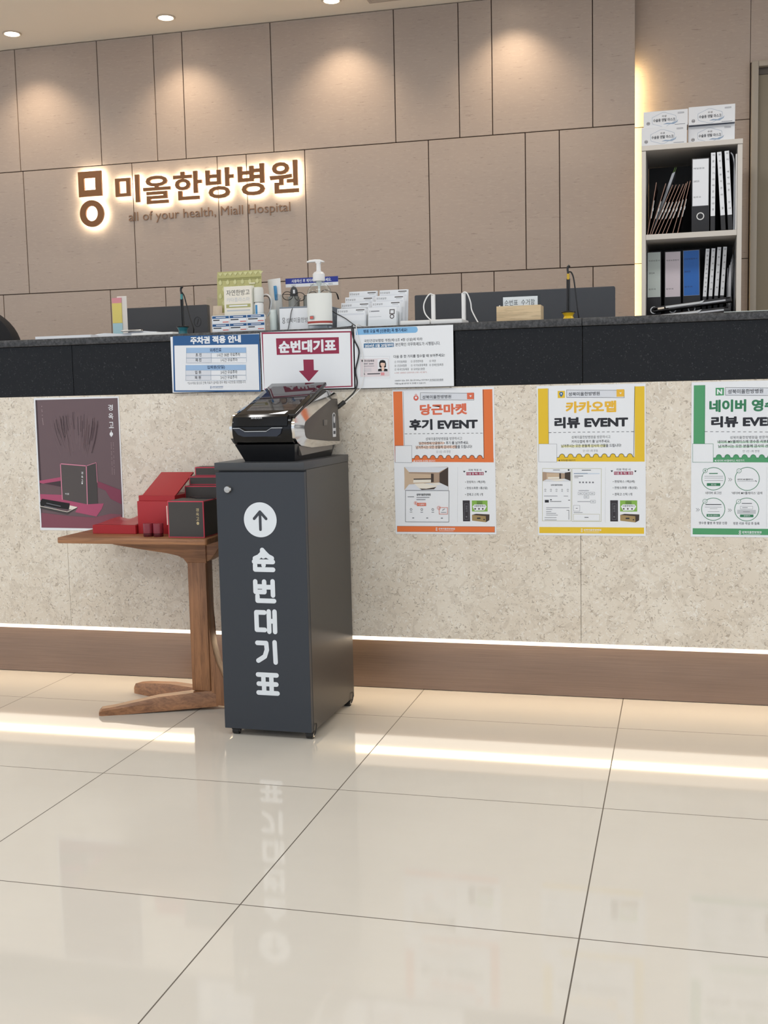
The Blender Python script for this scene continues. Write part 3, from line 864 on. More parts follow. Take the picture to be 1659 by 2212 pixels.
 ["r",187.0,360.5,187.6,361.8,"grey"],
 ["r",187.0,363.9,187.6,365.1,"grey"],
 ["r",186.9,367.3,187.5,368.5,"grey"],
 ["r",186.9,370.6,187.5,371.9,"grey"],
 ["r",186.9,374.0,187.5,375.3,"grey"],
 ["r",186.8,377.4,187.5,378.7,"grey"],
 ["r",186.8,380.8,187.4,382.1,"grey"],
 ["r",3.4,396.2,292.4,413.6,"yellow"],
 ["o",122.1,401.9,1.65,1.03,"paper"],
 ["o",122.0,407.6,1.86,1.03,"paper"],
 ["t","성북미올한방병원",127.1,400.9,175.8,406.4,"paper",0.02],
 ["r",128.9,408.9,170.6,409.8,"paper"],
]
SHEETS['green']=[
 ["r",5.8,8.4,35.4,216.3,"green"],
 ["r",257.5,8.6,286.7,218.3,"green"],
 ["p",[[57.9,204.5],[64.8,204.0],[65.3,200.7],[66.9,197.9],[69.2,196.1],[72.0,195.5],[74.9,196.2],[77.3,198.0],[78.9,200.8],[79.5,204.1],[87.1,204.2],[87.6,200.9],[89.1,198.2],[91.5,196.3],[94.3,195.7],[97.1,196.4],[99.5,198.3],[101.1,201.1],[101.7,204.3],[109.2,204.4],[109.8,201.2],[111.3,198.4],[113.7,196.6],[116.5,196.0],[119.3,196.7],[121.6,198.5],[123.2,201.3],[123.8,204.6],[131.3,204.7],[131.8,201.4],[133.4,198.7],[135.7,196.8],[138.5,196.2],[141.3,196.9],[143.7,198.8],[145.2,201.6],[145.8,204.8],[153.3,204.9],[153.8,201.6],[155.4,198.9],[157.7,197.1],[160.4,196.5],[163.2,197.2],[165.6,199.0],[167.1,201.8],[167.7,205.0],[175.1,205.1],[175.7,201.9],[177.2,199.1],[179.5,197.3],[182.3,196.7],[185.0,197.4],[187.4,199.3],[188.9,202.0],[189.5,205.3],[196.9,205.3],[197.4,202.1],[199.0,199.4],[201.3,197.6],[204.0,197.0],[206.7,197.6],[209.1,199.5],[210.6,202.3],[211.2,205.5],[218.6,205.6],[219.1,202.3],[220.6,199.6],[222.9,197.8],[225.6,197.2],[228.4,197.9],[230.7,199.7],[232.2,202.5],[232.8,205.7],[240.1,205.8],[240.6,202.6],[242.2,199.9],[244.4,198.1],[247.2,197.5],[249.9,198.1],[252.2,200.0],[253.7,202.7],[254.3,205.9],[257.9,206.2],[287.0,206.6],[287.1,218.5],[58.1,216.3]],"green"],
 ["l",[[57.9,204.5],[64.8,204.0],[65.3,200.7],[66.9,197.9],[69.2,196.1],[72.0,195.5],[74.9,196.2],[77.3,198.0],[78.9,200.8],[79.5,204.1],[87.1,204.2],[87.6,200.9],[89.1,198.2],[91.5,196.3],[94.3,195.7],[97.1,196.4],[99.5,198.3],[101.1,201.1],[101.7,204.3],[109.2,204.4],[109.8,201.2],[111.3,198.4],[113.7,196.6],[116.5,196.0],[119.3,196.7],[121.6,198.5],[123.2,201.3],[123.8,204.6],[131.3,204.7],[131.8,201.4],[133.4,198.7],[135.7,196.8],[138.5,196.2],[141.3,196.9],[143.7,198.8],[145.2,201.6],[145.8,204.8],[153.3,204.9],[153.8,201.6],[155.4,198.9],[157.7,197.1],[160.4,196.5],[163.2,197.2],[165.6,199.0],[167.1,201.8],[167.7,205.0],[175.1,205.1],[175.7,201.9],[177.2,199.1],[179.5,197.3],[182.3,196.7],[185.0,197.4],[187.4,199.3],[188.9,202.0],[189.5,205.3],[196.9,205.3],[197.4,202.1],[199.0,199.4],[201.3,197.6],[204.0,197.0],[206.7,197.6],[209.1,199.5],[210.6,202.3],[211.2,205.5],[218.6,205.6],[219.1,202.3],[220.6,199.6],[222.9,197.8],[225.6,197.2],[228.4,197.9],[230.7,199.7],[232.2,202.5],[232.8,205.7],[240.1,205.8],[240.6,202.6],[242.2,199.9],[244.4,198.1],[247.2,197.5],[249.9,198.1],[252.2,200.0],[253.7,202.7],[254.3,205.9],[257.9,206.2]],1.2,"greend"],
 ["l",[[34.2,9.5],[34.4,165.2]],0.8,"greend"],
 ["r",4.0,166.2,57.6,216.4,"paper"],
 ["l",[[3.6,165.7],[57.3,166.7],[57.9,216.7],[4.3,216.1],[3.6,165.7]],0.8,"greend"],
 ["r",62.3,16.4,83.9,37.0,"green"],
 ["t","N",65.9,20.1,79.4,33.7,"paper",0.05],
 ["r",87.5,18.5,227.7,38.3,"palegrey"],
 ["l",[[87.4,16.1],[249.2,21.6],[249.3,41.8],[87.6,36.7],[87.4,16.1]],0.8,"ink"],
 ["t","성북미올한방병원",93.6,21.3,183.7,33.0,"ink",0.01],
 ["r",228.1,21.2,249.3,41.0,"green"],
 ["p",[[235.1,28.6],[242.2,28.8],[238.7,33.8]],"paper"],
 ["t","네이버 영수증",46.3,48.3,253.4,81.5,"greend",0.045],
 ["t","리뷰 EVENT",51.3,92.5,249.7,122.7,"ink",0.05],
 ["r",34.6,132.7,42.4,133.9,"ink"],
 ["r",49.0,133.0,56.7,134.2,"ink"],
 ["r",63.2,133.3,71.0,134.5,"ink"],
 ["r",77.5,133.6,85.2,134.8,"ink"],
 ["r",91.7,133.9,99.3,135.1,"ink"],
 ["r",105.8,134.2,113.5,135.4,"ink"],
 ["r",119.9,134.5,127.5,135.7,"ink"],
 ["r",134.0,134.8,141.6,136.0,"ink"],
 ["r",148.0,135.0,155.6,136.3,"ink"],
 ["r",162.0,135.3,169.5,136.6,"ink"],
 ["r",175.9,135.6,183.4,136.9,"ink"],
 ["r",189.8,135.9,197.3,137.1,"ink"],
 ["r",203.6,136.2,211.1,137.4,"ink"],
 ["r",217.4,136.5,224.9,137.7,"ink"],
 ["r",231.2,136.8,238.6,138.0,"ink"],
 ["r",244.9,137.1,252.3,138.3,"ink"],
 ["t","성북미올한방병원을 방문하시고",100.5,146.1,213.6,154.2,"ink",0],
 ["r",68.6,160.9,202.8,165.4,"palegreen"],
 ["r",70.4,172.8,214.7,177.3,"palegreen"],
 ["t","네이버 MY플레이스에 영수증 리뷰를",68.6,156.9,201.8,165.4,"ink",0.012],
 ["t","남겨주시는 모든 분들께 감사의 선물을 드립니다!",70.4,169.1,253.9,177.6,"ink",0.012],
 ["t","단 1인 1회 한정",133.8,184.0,175.7,190.6,"grey",0],
 ["t","◀ 네이버 MY플레이스 바로가기",60.7,209.1,137.2,215.2,"paper",0.01],
 ["o",58.6,261.2,30.48,1.6,"greend"],
 ["c",36.9,239.0,6.02,"paper"],
 ["o",36.9,239.0,5.62,1.0,"greend"],
 ["t","1",35.7,236.3,38.2,241.6,"greend",0],
 ["o",145.6,261.8,31.09,1.6,"greend"],
 ["c",124.5,239.8,6.02,"paper"],
 ["o",124.5,239.8,5.62,1.0,"greend"],
 ["t","2",123.3,237.2,125.7,242.4,"greend",0],
 ["o",58.5,344.1,30.48,1.6,"greend"],
 ["c",36.9,322.3,6.02,"paper"],
 ["o",36.9,322.3,5.62,1.0,"greend"],
 ["t","3",35.7,319.6,38.1,324.9,"greend",0],
 ["o",145.1,344.6,31.09,1.6,"greend"],
 ["c",124.0,322.9,6.02,"paper"],
 ["o",124.0,322.9,5.62,1.0,"greend"],
 ["t","4",122.8,320.3,125.2,325.5,"greend",0],
 ["r",47.2,245.7,69.6,248.1,"greend"],
 ["r",35.1,254.0,83.8,254.9,"grey"],
 ["r",35.1,259.1,83.9,259.9,"grey"],
 ["r",35.2,265.4,83.9,266.3,"grey"],
 ["r",41.5,273.0,76.4,280.7,"greend"],
 ["t","로그인",52.7,274.8,65.4,279.1,"paper",0.01],
 ["t","네이버 MY플레이스",120.5,260.7,161.0,265.4,"ink",0.01],
 ["r",120.5,267.2,168.9,268.0,"grey"],
 ["l",[[166.9,266.0],[169.9,269.4]],1.2,"ink"],
 ["r",38.0,330.2,79.6,332.2,"ink"],
 ["r",37.1,337.9,80.6,338.7,"grey"],
 ["r",49.4,342.3,69.6,343.1,"grey"],
 ["r",44.4,350.4,74.7,351.2,"grey"],
 ["r",41.4,357.3,76.0,364.6,"greend"],
 ["t","영수증 인증하기",44.9,359.3,72.4,362.9,"paper",0.01],
 ["r",132.3,327.3,158.5,328.9,"ink"],
 ["l",[[128.7,335.4],[160.5,335.4],[160.6,343.4],[128.8,343.4],[128.7,335.4]],0.6,"grey"],
 ["r",133.8,338.6,147.7,340.0,"grey"],
 ["r",120.9,345.6,168.6,356.2,"midgrey"],
 ["r",135.8,350.2,153.7,351.4,"grey"],
 ["r",128.2,358.2,162.7,365.4,"greend"],
 ["t","등록하기",137.9,360.0,153.8,363.6,"paper",0.01],
 ["l",[[97.6,259.4],[102.0,263.5],[97.6,267.5]],0.8,"ink"],
 ["l",[[102.0,259.5],[106.4,263.5],[102.1,267.5]],0.8,"ink"],
 ["l",[[13.7,341.8],[18.2,345.8],[13.8,349.9]],0.8,"ink"],
 ["l",[[18.2,341.8],[22.7,345.8],[18.3,349.9]],0.8,"ink"],
 ["l",[[97.2,342.7],[101.6,346.7],[97.3,350.7]],0.8,"ink"],
 ["l",[[101.6,342.7],[106.1,346.7],[101.7,350.7]],0.8,"ink"],
 ["t","네이버 로그인",38.1,296.1,79.4,303.4,"ink",0.01],
 ["t","'네이버 MY플레이스' 검색",106.0,296.4,184.4,303.6,"ink",0.01],
 ["t","영수증 촬영 후 방문 인증",21.4,378.1,95.2,385.6,"ink",0.01],
 ["t","방문 리뷰 작성 후 등록",111.2,378.6,178.3,386.2,"ink",0.01],
 ["t","리뷰 작성 시",219.4,237.9,251.9,244.0,"ink",0.01],
 ["r",213.6,246.6,258.1,254.8,"plum"],
 ["t","다음 중 택1 증정",215.2,247.9,256.8,253.6,"paper",0.012],
 ["p",[[205.5,244.1],[206.9,242.7],[208.2,243.9],[209.6,242.7],[211.0,244.2],[208.3,248.0]],"ink"],
 ["p",[[260.8,244.6],[262.2,243.2],[263.5,244.5],[264.9,243.3],[266.3,244.7],[263.6,248.5]],"ink"],
 ["t","• 한방파스 1팩(5매)",211.0,269.5,262.5,277.2,"ink",0.01],
 ["t","• 한방소화환 1통(5알)",211.1,285.7,268.4,293.4,"ink",0.01],
 ["t","• 경옥고 스틱 1개",211.2,302.4,256.4,310.1,"ink",0.01],
 ["r",205.6,322.2,224.0,378.0,"stick"],
 ["l",[[209.8,331.4],[219.9,331.4],[220.2,372.9],[210.0,373.0],[209.8,331.4]],0.6,"grey"],
 ["t","경\n옥\n고",212.2,335.4,217.7,352.7,"grey",0],
 ["c",215.1,365.8,1.8,"grey"],
 ["r",228.6,322.2,268.6,351.6,"leaf"],
 ["p",[[230.3,338.5],[235.2,332.8],[262.4,332.8],[266.3,338.4],[260.5,348.5],[236.2,349.6]],"paper"],
 ["t","시원한방파스",234.2,334.0,263.4,339.4,"ink",0.01],
 ["c",237.2,344.5,2.21,"brownd"],
 ["c",246.9,344.5,2.21,"brownd"],
 ["c",256.6,344.5,2.21,"brownd"],
 ["r",241.0,324.3,255.6,325.5,"ink"],
 ["r",241.0,327.5,255.6,328.7,"ink"],
 ["r",241.0,330.3,255.6,331.6,"ink"],
 ["p",[[229.1,360.7],[239.2,357.7],[273.7,359.0],[264.4,363.6]],"brownd"],
 ["p",[[229.1,360.7],[264.4,363.6],[264.9,379.7],[229.6,375.9]],"kraft"],
 ["p",[[264.4,363.6],[273.7,359.0],[273.4,374.3],[264.9,379.7]],"brownd"],
 ["r",242.2,367.7,250.9,371.2,"ink"],
 ["c",260.2,372.7,1.8,"ink"],
 ["r",195.0,230.5,195.6,231.7,"grey"],
 ["r",195.0,233.7,195.6,234.9,"grey"],
 ["r",195.0,236.9,195.6,238.1,"grey"],
 ["r",195.0,240.1,195.6,241.3,"grey"],
 ["r",195.0,243.3,195.6,244.5,"grey"],
 ["r",195.1,246.5,195.7,247.7,"grey"],
 ["r",195.1,249.7,195.7,250.9,"grey"],
 ["r",195.1,252.9,195.7,254.1,"grey"],
 ["r",195.1,256.1,195.7,257.3,"grey"],
 ["r",195.2,259.3,195.7,260.5,"grey"],
 ["r",195.2,262.6,195.8,263.8,"grey"],
 ["r",195.2,265.8,195.8,267.0,"grey"],
 ["r",195.2,269.0,195.8,270.2,"grey"],
 ["r",195.2,272.2,195.8,273.4,"grey"],
 ["r",195.3,275.4,195.9,276.6,"grey"],
 ["r",195.3,278.6,195.9,279.8,"grey"],
 ["r",195.3,281.8,195.9,283.0,"grey"],
 ["r",195.3,285.0,195.9,286.2,"grey"],
 ["r",195.3,288.2,195.9,289.4,"grey"],
 ["r",195.4,291.4,196.0,292.6,"grey"],
 ["r",195.4,294.6,196.0,295.8,"grey"],
 ["r",195.4,297.8,196.0,299.0,"grey"],
 ["r",195.4,301.0,196.0,302.2,"grey"],
 ["r",195.5,304.2,196.0,305.4,"grey"],
 ["r",195.5,307.4,196.1,308.6,"grey"],
 ["r",195.5,310.6,196.1,311.8,"grey"],
 ["r",195.5,313.8,196.1,315.0,"grey"],
 ["r",195.5,317.0,196.1,318.2,"grey"],
 ["r",195.6,320.2,196.1,321.4,"grey"],
 ["r",195.6,323.4,196.2,324.6,"grey"],
 ["r",195.6,326.5,196.2,327.7,"grey"],
 ["r",195.6,329.7,196.2,330.9,"grey"],
 ["r",195.6,332.9,196.2,334.1,"grey"],
 ["r",195.7,336.1,196.3,337.3,"grey"],
 ["r",195.7,339.3,196.3,340.5,"grey"],
 ["r",195.7,342.5,196.3,343.7,"grey"],
 ["r",195.7,345.7,196.3,346.9,"grey"],
 ["r",195.8,348.9,196.3,350.1,"grey"],
 ["r",195.8,352.1,196.4,353.3,"grey"],
 ["r",195.8,355.3,196.4,356.4,"grey"],
 ["r",195.8,358.4,196.4,359.6,"grey"],
 ["r",195.8,361.6,196.4,362.8,"grey"],
 ["r",195.9,364.8,196.4,366.0,"grey"],
 ["r",195.9,368.0,196.5,369.2,"grey"],
 ["r",195.9,371.2,196.5,372.4,"grey"],
 ["r",195.9,374.4,196.5,375.6,"grey"],
 ["r",195.9,377.5,196.5,378.7,"grey"],
 ["r",196.0,380.7,196.6,381.9,"grey"],
 ["r",196.0,383.9,196.6,385.1,"grey"],
 ["r",196.0,387.1,196.6,388.3,"grey"],
 ["r",196.0,390.3,196.6,391.5,"grey"],
 ["r",5.1,396.6,287.7,413.5,"green"],
 ["o",128.4,404.3,2.01,1.2,"paper"],
 ["o",128.4,409.9,2.21,1.2,"paper"],
 ["t","성북미올한방병원",133.3,402.9,184.0,409.3,"paper",0.02],
 ["r",136.4,411.1,180.8,411.9,"paper"],
]
SHEETS['dark']=[
 ["p",[[5.6,6.3],[293.1,4.7],[293.2,362.1],[289.2,412.5],[5.1,411.8]],"mauve"],
 ["p",[[5.6,6.3],[11.4,6.3],[12.5,257.4],[7.5,411.8],[5.1,411.8]],"mauved"],
 ["l",[[55.7,69.1],[60.5,92.8],[70.6,116.6]],1.15,"mauvel"],
 ["l",[[59.3,91.9],[67.8,134.9],[85.6,178.1]],1.15,"mauvel"],
 ["l",[[63.4,69.1],[67.9,94.7],[77.5,120.3]],1.15,"mauvel"],
 ["l",[[70.7,68.8],[76.7,107.3],[89.5,146.0]],2.07,"mauvel"],
 ["l",[[68.9,79.8],[75.1,114.5],[88.3,149.5]],1.15,"mauved"],
 ["l",[[76.1,63.7],[83.6,109.7],[99.7,156.0]],2.07,"mauvel"],
 ["l",[[76.3,68.6],[81.0,97.2],[91.1,126.0]],2.07,"mauved"],
 ["l",[[82.4,76.6],[85.6,100.5],[92.7,124.5]],1.61,"mauvel"],
 ["l",[[89.7,59.4],[93.7,97.9],[102.9,136.5]],1.61,"mauve2"],
 ["l",[[92.5,61.4],[94.9,82.3],[100.3,103.2]],1.15,"mauve2"],
 ["l",[[93.0,66.6],[96.5,95.4],[104.4,124.4]],2.07,"mauved"],
 ["l",[[101.5,58.2],[103.4,84.1],[108.2,110.2]],2.07,"mauved"],
 ["l",[[98.6,81.5],[100.5,101.1],[105.0,120.8]],1.61,"mauvel"],
 ["l",[[107.6,81.1],[111.2,130.1],[120.0,179.4]],1.15,"mauvel"],
 ["l",[[107.2,80.4],[109.9,112.1],[116.4,144.0]],2.07,"mauvel"],
 ["l",[[112.1,56.8],[113.7,79.9],[117.7,103.0]],1.61,"mauved"],
 ["l",[[116.4,50.5],[117.6,74.6],[120.9,98.7]],1.61,"mauvel"],
 ["l",[[121.1,62.1],[122.9,109.6],[128.2,157.4]],1.15,"mauvel"],
 ["l",[[120.9,69.8],[123.6,119.0],[130.8,168.5]],2.07,"mauvel"],
 ["l",[[128.2,64.3],[128.6,84.2],[130.4,104.1]],2.07,"mauvel"],
 ["l",[[133.8,58.3],[134.5,92.0],[137.3,125.9]],1.15,"mauve2"],
 ["l",[[135.5,46.4],[135.9,72.9],[137.6,99.5]],1.61,"mauved"],
 ["l",[[139.9,45.3],[139.8,71.6],[140.7,98.0]],1.15,"mauved"],
 ["l",[[142.7,52.0],[142.3,98.6],[143.6,145.5]],1.61,"mauvel"],
 ["l",[[150.0,57.2],[149.1,96.4],[149.1,135.8]],2.07,"mauvel"],
 ["l",[[150.7,49.2],[149.3,95.3],[148.6,141.6]],1.15,"mauvel"],
 ["l",[[152.4,61.2],[151.9,89.9],[152.3,118.6]],1.61,"mauved"],
 ["l",[[158.2,68.6],[155.7,116.3],[153.0,164.2]],1.61,"mauvel"],
 ["l",[[163.8,57.8],[162.3,82.5],[160.6,107.3]],1.61,"mauved"],
 ["l",[[166.8,58.5],[164.0,104.5],[160.8,150.7]],2.07,"mauve2"],
 ["l",[[168.4,73.5],[166.9,99.1],[165.0,124.8]],1.15,"mauved"],
 ["l",[[175.5,53.2],[173.7,75.5],[171.1,97.9]],1.61,"mauved"],
 ["l",[[175.4,79.4],[171.6,119.3],[166.2,159.2]],1.61,"mauve2"],
 ["l",[[182.1,67.7],[177.3,108.2],[169.9,148.9]],1.15,"mauve2"],
 ["l",[[183.6,63.4],[181.6,83.4],[178.7,103.5]],1.15,"mauvel"],
 ["l",[[185.3,67.0],[179.6,115.9],[171.1,164.9]],1.61,"mauve2"],
 ["l",[[187.4,86.5],[182.6,129.1],[175.3,171.8]],1.61,"mauvel"],
 ["l",[[190.2,85.7],[186.9,116.0],[182.1,146.3]],1.61,"mauve2"],
 ["l",[[199.4,82.8],[191.9,129.2],[179.8,175.7]],1.15,"mauvel"],
 ["l",[[204.0,75.1],[197.7,111.3],[187.6,147.7]],1.61,"mauved"],
 ["l",[[202.8,66.5],[198.6,95.9],[191.8,125.2]],2.07,"mauvel"],
 ["l",[[210.4,63.4],[204.0,99.2],[193.6,135.0]],1.61,"mauve2"],
 ["l",[[212.0,79.5],[207.1,107.4],[199.0,135.4]],1.15,"mauved"],
 ["l",[[218.7,83.6],[211.3,121.5],[198.9,159.4]],1.61,"mauve2"],
 ["l",[[221.0,83.0],[214.4,117.6],[203.4,152.3]],1.61,"mauve2"],
 ["l",[[222.3,74.8],[212.7,124.4],[196.7,174.2]],1.61,"mauved"],
 ["p",[[5.7,262.0],[81.5,250.3],[79.9,281.1],[7.2,269.0]],"rose"],
 ["p",[[19.9,270.6],[82.1,262.0],[81.1,281.1]],"mauved"],
 ["p",[[7.0,272.2],[82.2,283.3],[80.8,308.8],[6.4,304.2]],"mauve2"],
 ["p",[[6.4,304.6],[85.6,306.7],[86.0,321.7],[171.5,336.0],[229.8,333.0],[222.1,350.1],[202.3,374.6],[128.3,361.4],[138.4,345.4],[5.4,323.4]],"rose"],
 ["p",[[212.1,262.8],[290.8,290.8],[292.0,335.5],[253.7,318.2],[238.6,292.6],[211.2,281.9]],"rosed"],
 ["p",[[7.8,364.1],[99.7,373.1],[192.8,377.8],[251.6,365.2],[289.9,367.5],[289.2,412.5],[5.1,411.8]],"rosed2"],
 ["p",[[83.8,208.0],[175.0,214.9],[172.7,336.0],[84.9,321.2]],"slate"],
 ["p",[[175.0,214.9],[210.2,204.6],[208.9,332.9],[172.7,336.0]],"slated"],
 ["l",[[84.9,321.2],[84.2,208.0],[175.0,214.9],[172.7,336.0]],2.98,"rosel"],
 ["l",[[175.0,214.9],[210.2,204.6],[210.8,267.0]],1.61,"rosel"],
 ["t","경",156.5,233.2,162.8,241.3,"paper",0.01],
 ["t","옥",155.9,245.5,162.2,253.6,"paper",0.01],
 ["t","고",155.3,257.8,161.6,265.9,"paper",0.01],
 ["c",157.9,269.9,2.52,"paper"],
 ["t","미올",96.3,300.4,110.2,306.4,"paper",0],
 ["p",[[4.9,330.9],[12.6,319.2],[111.0,333.5],[106.6,352.8],[5.5,341.6]],"inkd"],
 ["p",[[110.7,339.9],[137.3,345.0],[124.1,351.8],[106.6,352.8]],"cream"],
 ["p",[[4.3,342.7],[100.4,359.8],[138.4,345.4],[99.9,368.8],[5.0,350.2]],"slated"],
 ["l",[[4.3,342.7],[100.3,360.7],[136.6,345.4]],1.61,"cream"],
 ["l",[[28.2,333.1],[77.9,343.0]],2.07,"grey"],
 ["l",[[20.7,341.7],[63.5,349.8]],1.84,"grey"],
 ["t","경",258.9,24.6,275.4,43.2,"paper",0.01],
 ["t","옥",259.1,51.6,275.6,70.3,"paper",0.01],
 ["t","고",259.3,78.6,275.8,97.4,"paper",0.01],
 ["c",266.3,115.8,5.97,"paper"],
 ["p",[[260.2,117.8],[272.2,117.9],[265.9,125.2]],"paper"],
 ["l",[[266.8,105.3],[265.9,124.1]],2.3,"paper"],
 ["r",263.3,141.9,265.3,144.2,"mauvel2"],
 ["r",263.2,146.5,265.3,148.8,"mauvel2"],
 ["r",263.2,151.1,265.3,153.4,"mauvel2"],
 ["r",263.2,155.7,265.3,158.0,"mauvel2"],
 ["r",263.2,160.4,265.2,162.7,"mauvel2"],
 ["r",263.1,169.6,265.2,171.9,"mauvel2"],
 ["r",263.1,174.2,265.2,176.5,"mauvel2"],
 ["r",263.1,178.8,265.1,181.2,"mauvel2"],
 ["r",263.0,188.1,265.1,190.4,"mauvel2"],
 ["r",263.0,192.7,265.1,195.0,"mauvel2"],
 ["r",262.9,202.0,265.0,204.3,"mauvel2"],
 ["r",262.9,206.6,265.0,208.9,"mauvel2"],
 ["r",262.9,211.3,265.0,213.6,"mauvel2"],
 ["r",262.8,220.6,264.9,222.9,"mauvel2"],
 ["r",262.8,225.2,264.9,227.5,"mauvel2"],
 ["r",262.8,229.8,264.9,232.2,"mauvel2"],
 ["r",262.8,234.5,264.8,236.8,"mauvel2"],
 ["r",262.7,239.1,264.8,241.5,"mauvel2"],
 ["r",270.6,142.0,272.7,144.3,"mauvel2"],
 ["r",270.6,146.6,272.7,148.9,"mauvel2"],
 ["r",270.6,151.2,272.7,153.5,"mauvel2"],
 ["r",270.5,160.4,272.6,162.7,"mauvel2"],
 ["r",270.5,169.6,272.6,172.0,"mauvel2"],
 ["r",270.4,183.5,272.5,185.8,"mauvel2"],
 ["r",270.4,188.1,272.5,190.5,"mauvel2"],
 ["r",270.3,197.4,272.4,199.7,"mauvel2"],
 ["r",270.3,202.0,272.4,204.4,"mauvel2"],
 ["r",270.3,206.7,272.4,209.0,"mauvel2"],
 ["r",270.2,216.0,272.3,218.3,"mauvel2"],
 ["r",270.2,225.2,272.3,227.6,"mauvel2"],
 ["r",270.2,229.9,272.3,232.2,"mauvel2"],
 ["r",270.1,234.5,272.2,236.9,"mauvel2"],
 ["r",270.1,239.2,272.2,241.5,"mauvel2"],
 ["r",25.7,25.2,28.5,28.1,"mauvel2"],
 ["r",25.8,36.6,28.5,39.5,"mauvel2"],
 ["r",26.2,41.2,29.0,44.1,"mauvel2"],
 ["r",26.3,52.9,29.0,55.8,"mauvel2"],
 ["r",26.4,63.7,29.1,66.7,"mauvel2"],
 ["r",26.8,68.3,29.6,71.3,"mauvel2"],
 ["r",27.2,72.9,30.0,75.9,"mauvel2"],
 ["r",27.7,77.5,30.4,80.5,"mauvel2"],
 ["r",28.1,82.1,30.9,85.1,"mauvel2"],
]
SHEETS['parking']=[
 ["p",[[7.8,-2.0],[286.9,1.7],[285.8,170.8],[4.1,165.3]],"navy"],
 ["p",[[11.9,26.6],[281.6,31.6],[281.5,166.4],[9.5,161.1]],"paper"],
 ["t","주차권 적용 안내",65.0,2.2,227.9,24.4,"paper",0.05],
 ["p",[[50.9,34.3],[243.7,39.5],[243.0,54.9],[49.7,49.9]],"skyb"],
 ["t","외래진료",127.4,38.1,164.7,49.9,"navyd",0.02],
 ["p",[[46.8,85.9],[241.2,90.4],[240.4,106.0],[45.6,101.8]],"skyb"],
 ["t","입퇴원(당일)",117.1,89.5,173.6,101.4,"navyd",0.02],
 ["p",[[50.4,50.0],[132.4,52.1],[131.5,65.9],[49.3,63.9]],"palegrey"],
 ["t","초 진",80.4,51.8,100.0,61.5,"ink",0.02],
 ["t","1시간 30분 무료주차",150.8,54.2,224.1,64.6,"ink",0.005],
 ["l",[[50.4,50.0],[244.1,55.1]],0.56,"bluegrey"],
 ["l",[[49.3,64.6],[243.3,69.5]],0.56,"bluegrey"],
 ["p",[[49.2,65.3],[131.4,67.3],[130.5,81.2],[48.1,79.3]],"palegrey"],
 ["t","재 진",79.2,67.1,98.9,76.9,"ink",0.02],
 ["t","1시간 무료주차",161.8,69.5,215.2,79.9,"ink",0.005],
 ["l",[[49.2,65.3],[243.3,70.2]],0.56,"bluegrey"],
 ["l",[[48.1,80.0],[242.6,84.7]],0.56,"bluegrey"],
 ["p",[[46.4,101.8],[129.0,103.6],[128.1,117.7],[45.3,116.0]],"palegrey"],
 ["t","입 원",76.5,103.5,96.3,113.4,"ink",0.02],
 ["t","3시간 무료주차",159.6,105.6,213.2,116.1,"ink",0.005],
 ["l",[[46.4,101.8],[241.5,106.2]],0.56,"bluegrey"],
 ["l",[[45.2,116.7],[240.8,120.8]],0.56,"bluegrey"],
 ["p",[[45.2,117.4],[128.0,119.1],[127.0,133.2],[44.0,131.6]],"palegrey"],
 ["t","퇴 원",75.4,119.0,95.2,129.0,"ink",0.02],
 ["t","3시간 무료주차",158.6,121.0,212.4,131.6,"ink",0.005],
 ["l",[[45.2,117.4],[240.7,121.5]],0.56,"bluegrey"],
 ["l",[[44.0,132.3],[240.0,136.2]],0.56,"bluegrey"],
 ["l",[[51.3,34.4],[49.8,78.0]],0.56,"bluegrey"],
 ["l",[[243.7,39.3],[243.8,82.3]],0.56,"bluegrey"],
 ["l",[[131.7,52.0],[131.3,80.1]],0.56,"bluegrey"],
 ["l",[[47.2,86.0],[45.6,130.9]],0.56,"bluegrey"],
 ["l",[[241.2,90.2],[241.2,134.5]],0.56,"bluegrey"],
 ["l",[[128.2,103.5],[127.8,132.8]],0.56,"bluegrey"],
 ["t","*도수치료 등으로 인해 치료가 길어질 경우 해당 시간만큼 조정됩니다.",50.6,136.4,239.9,144.9,"ink",0],
 ["o",126.1,152.6,1.49,0.93,"navy"],
 ["o",125.9,156.6,1.49,0.93,"navy"],
 ["t","성북미올한방병원",129.9,151.3,165.6,156.3,"navy",0.01],
 ["r",129.6,157.7,165.3,158.4,"grey"],
]
SHEETS['ticket']=[
 ["p",[[3.1,0.2],[281.3,6.3],[279.8,166.6],[7.0,169.1]],"crimson"],
 ["p",[[7.5,5.3],[276.7,10.2],[275.9,163.3],[7.2,165.6]],"paper"],
 ["p",[[48.4,19.2],[241.9,22.5],[241.9,69.6],[49.3,67.6]],"crimson"],
 ["t","순번대기표",55.8,27.1,233.1,63.4,"paper",0.05],
 ["p",[[131.2,83.7],[163.0,84.4],[163.1,115.2],[178.0,116.4],[146.4,148.3],[116.5,116.4],[131.9,115.5]],"crimson"],
]
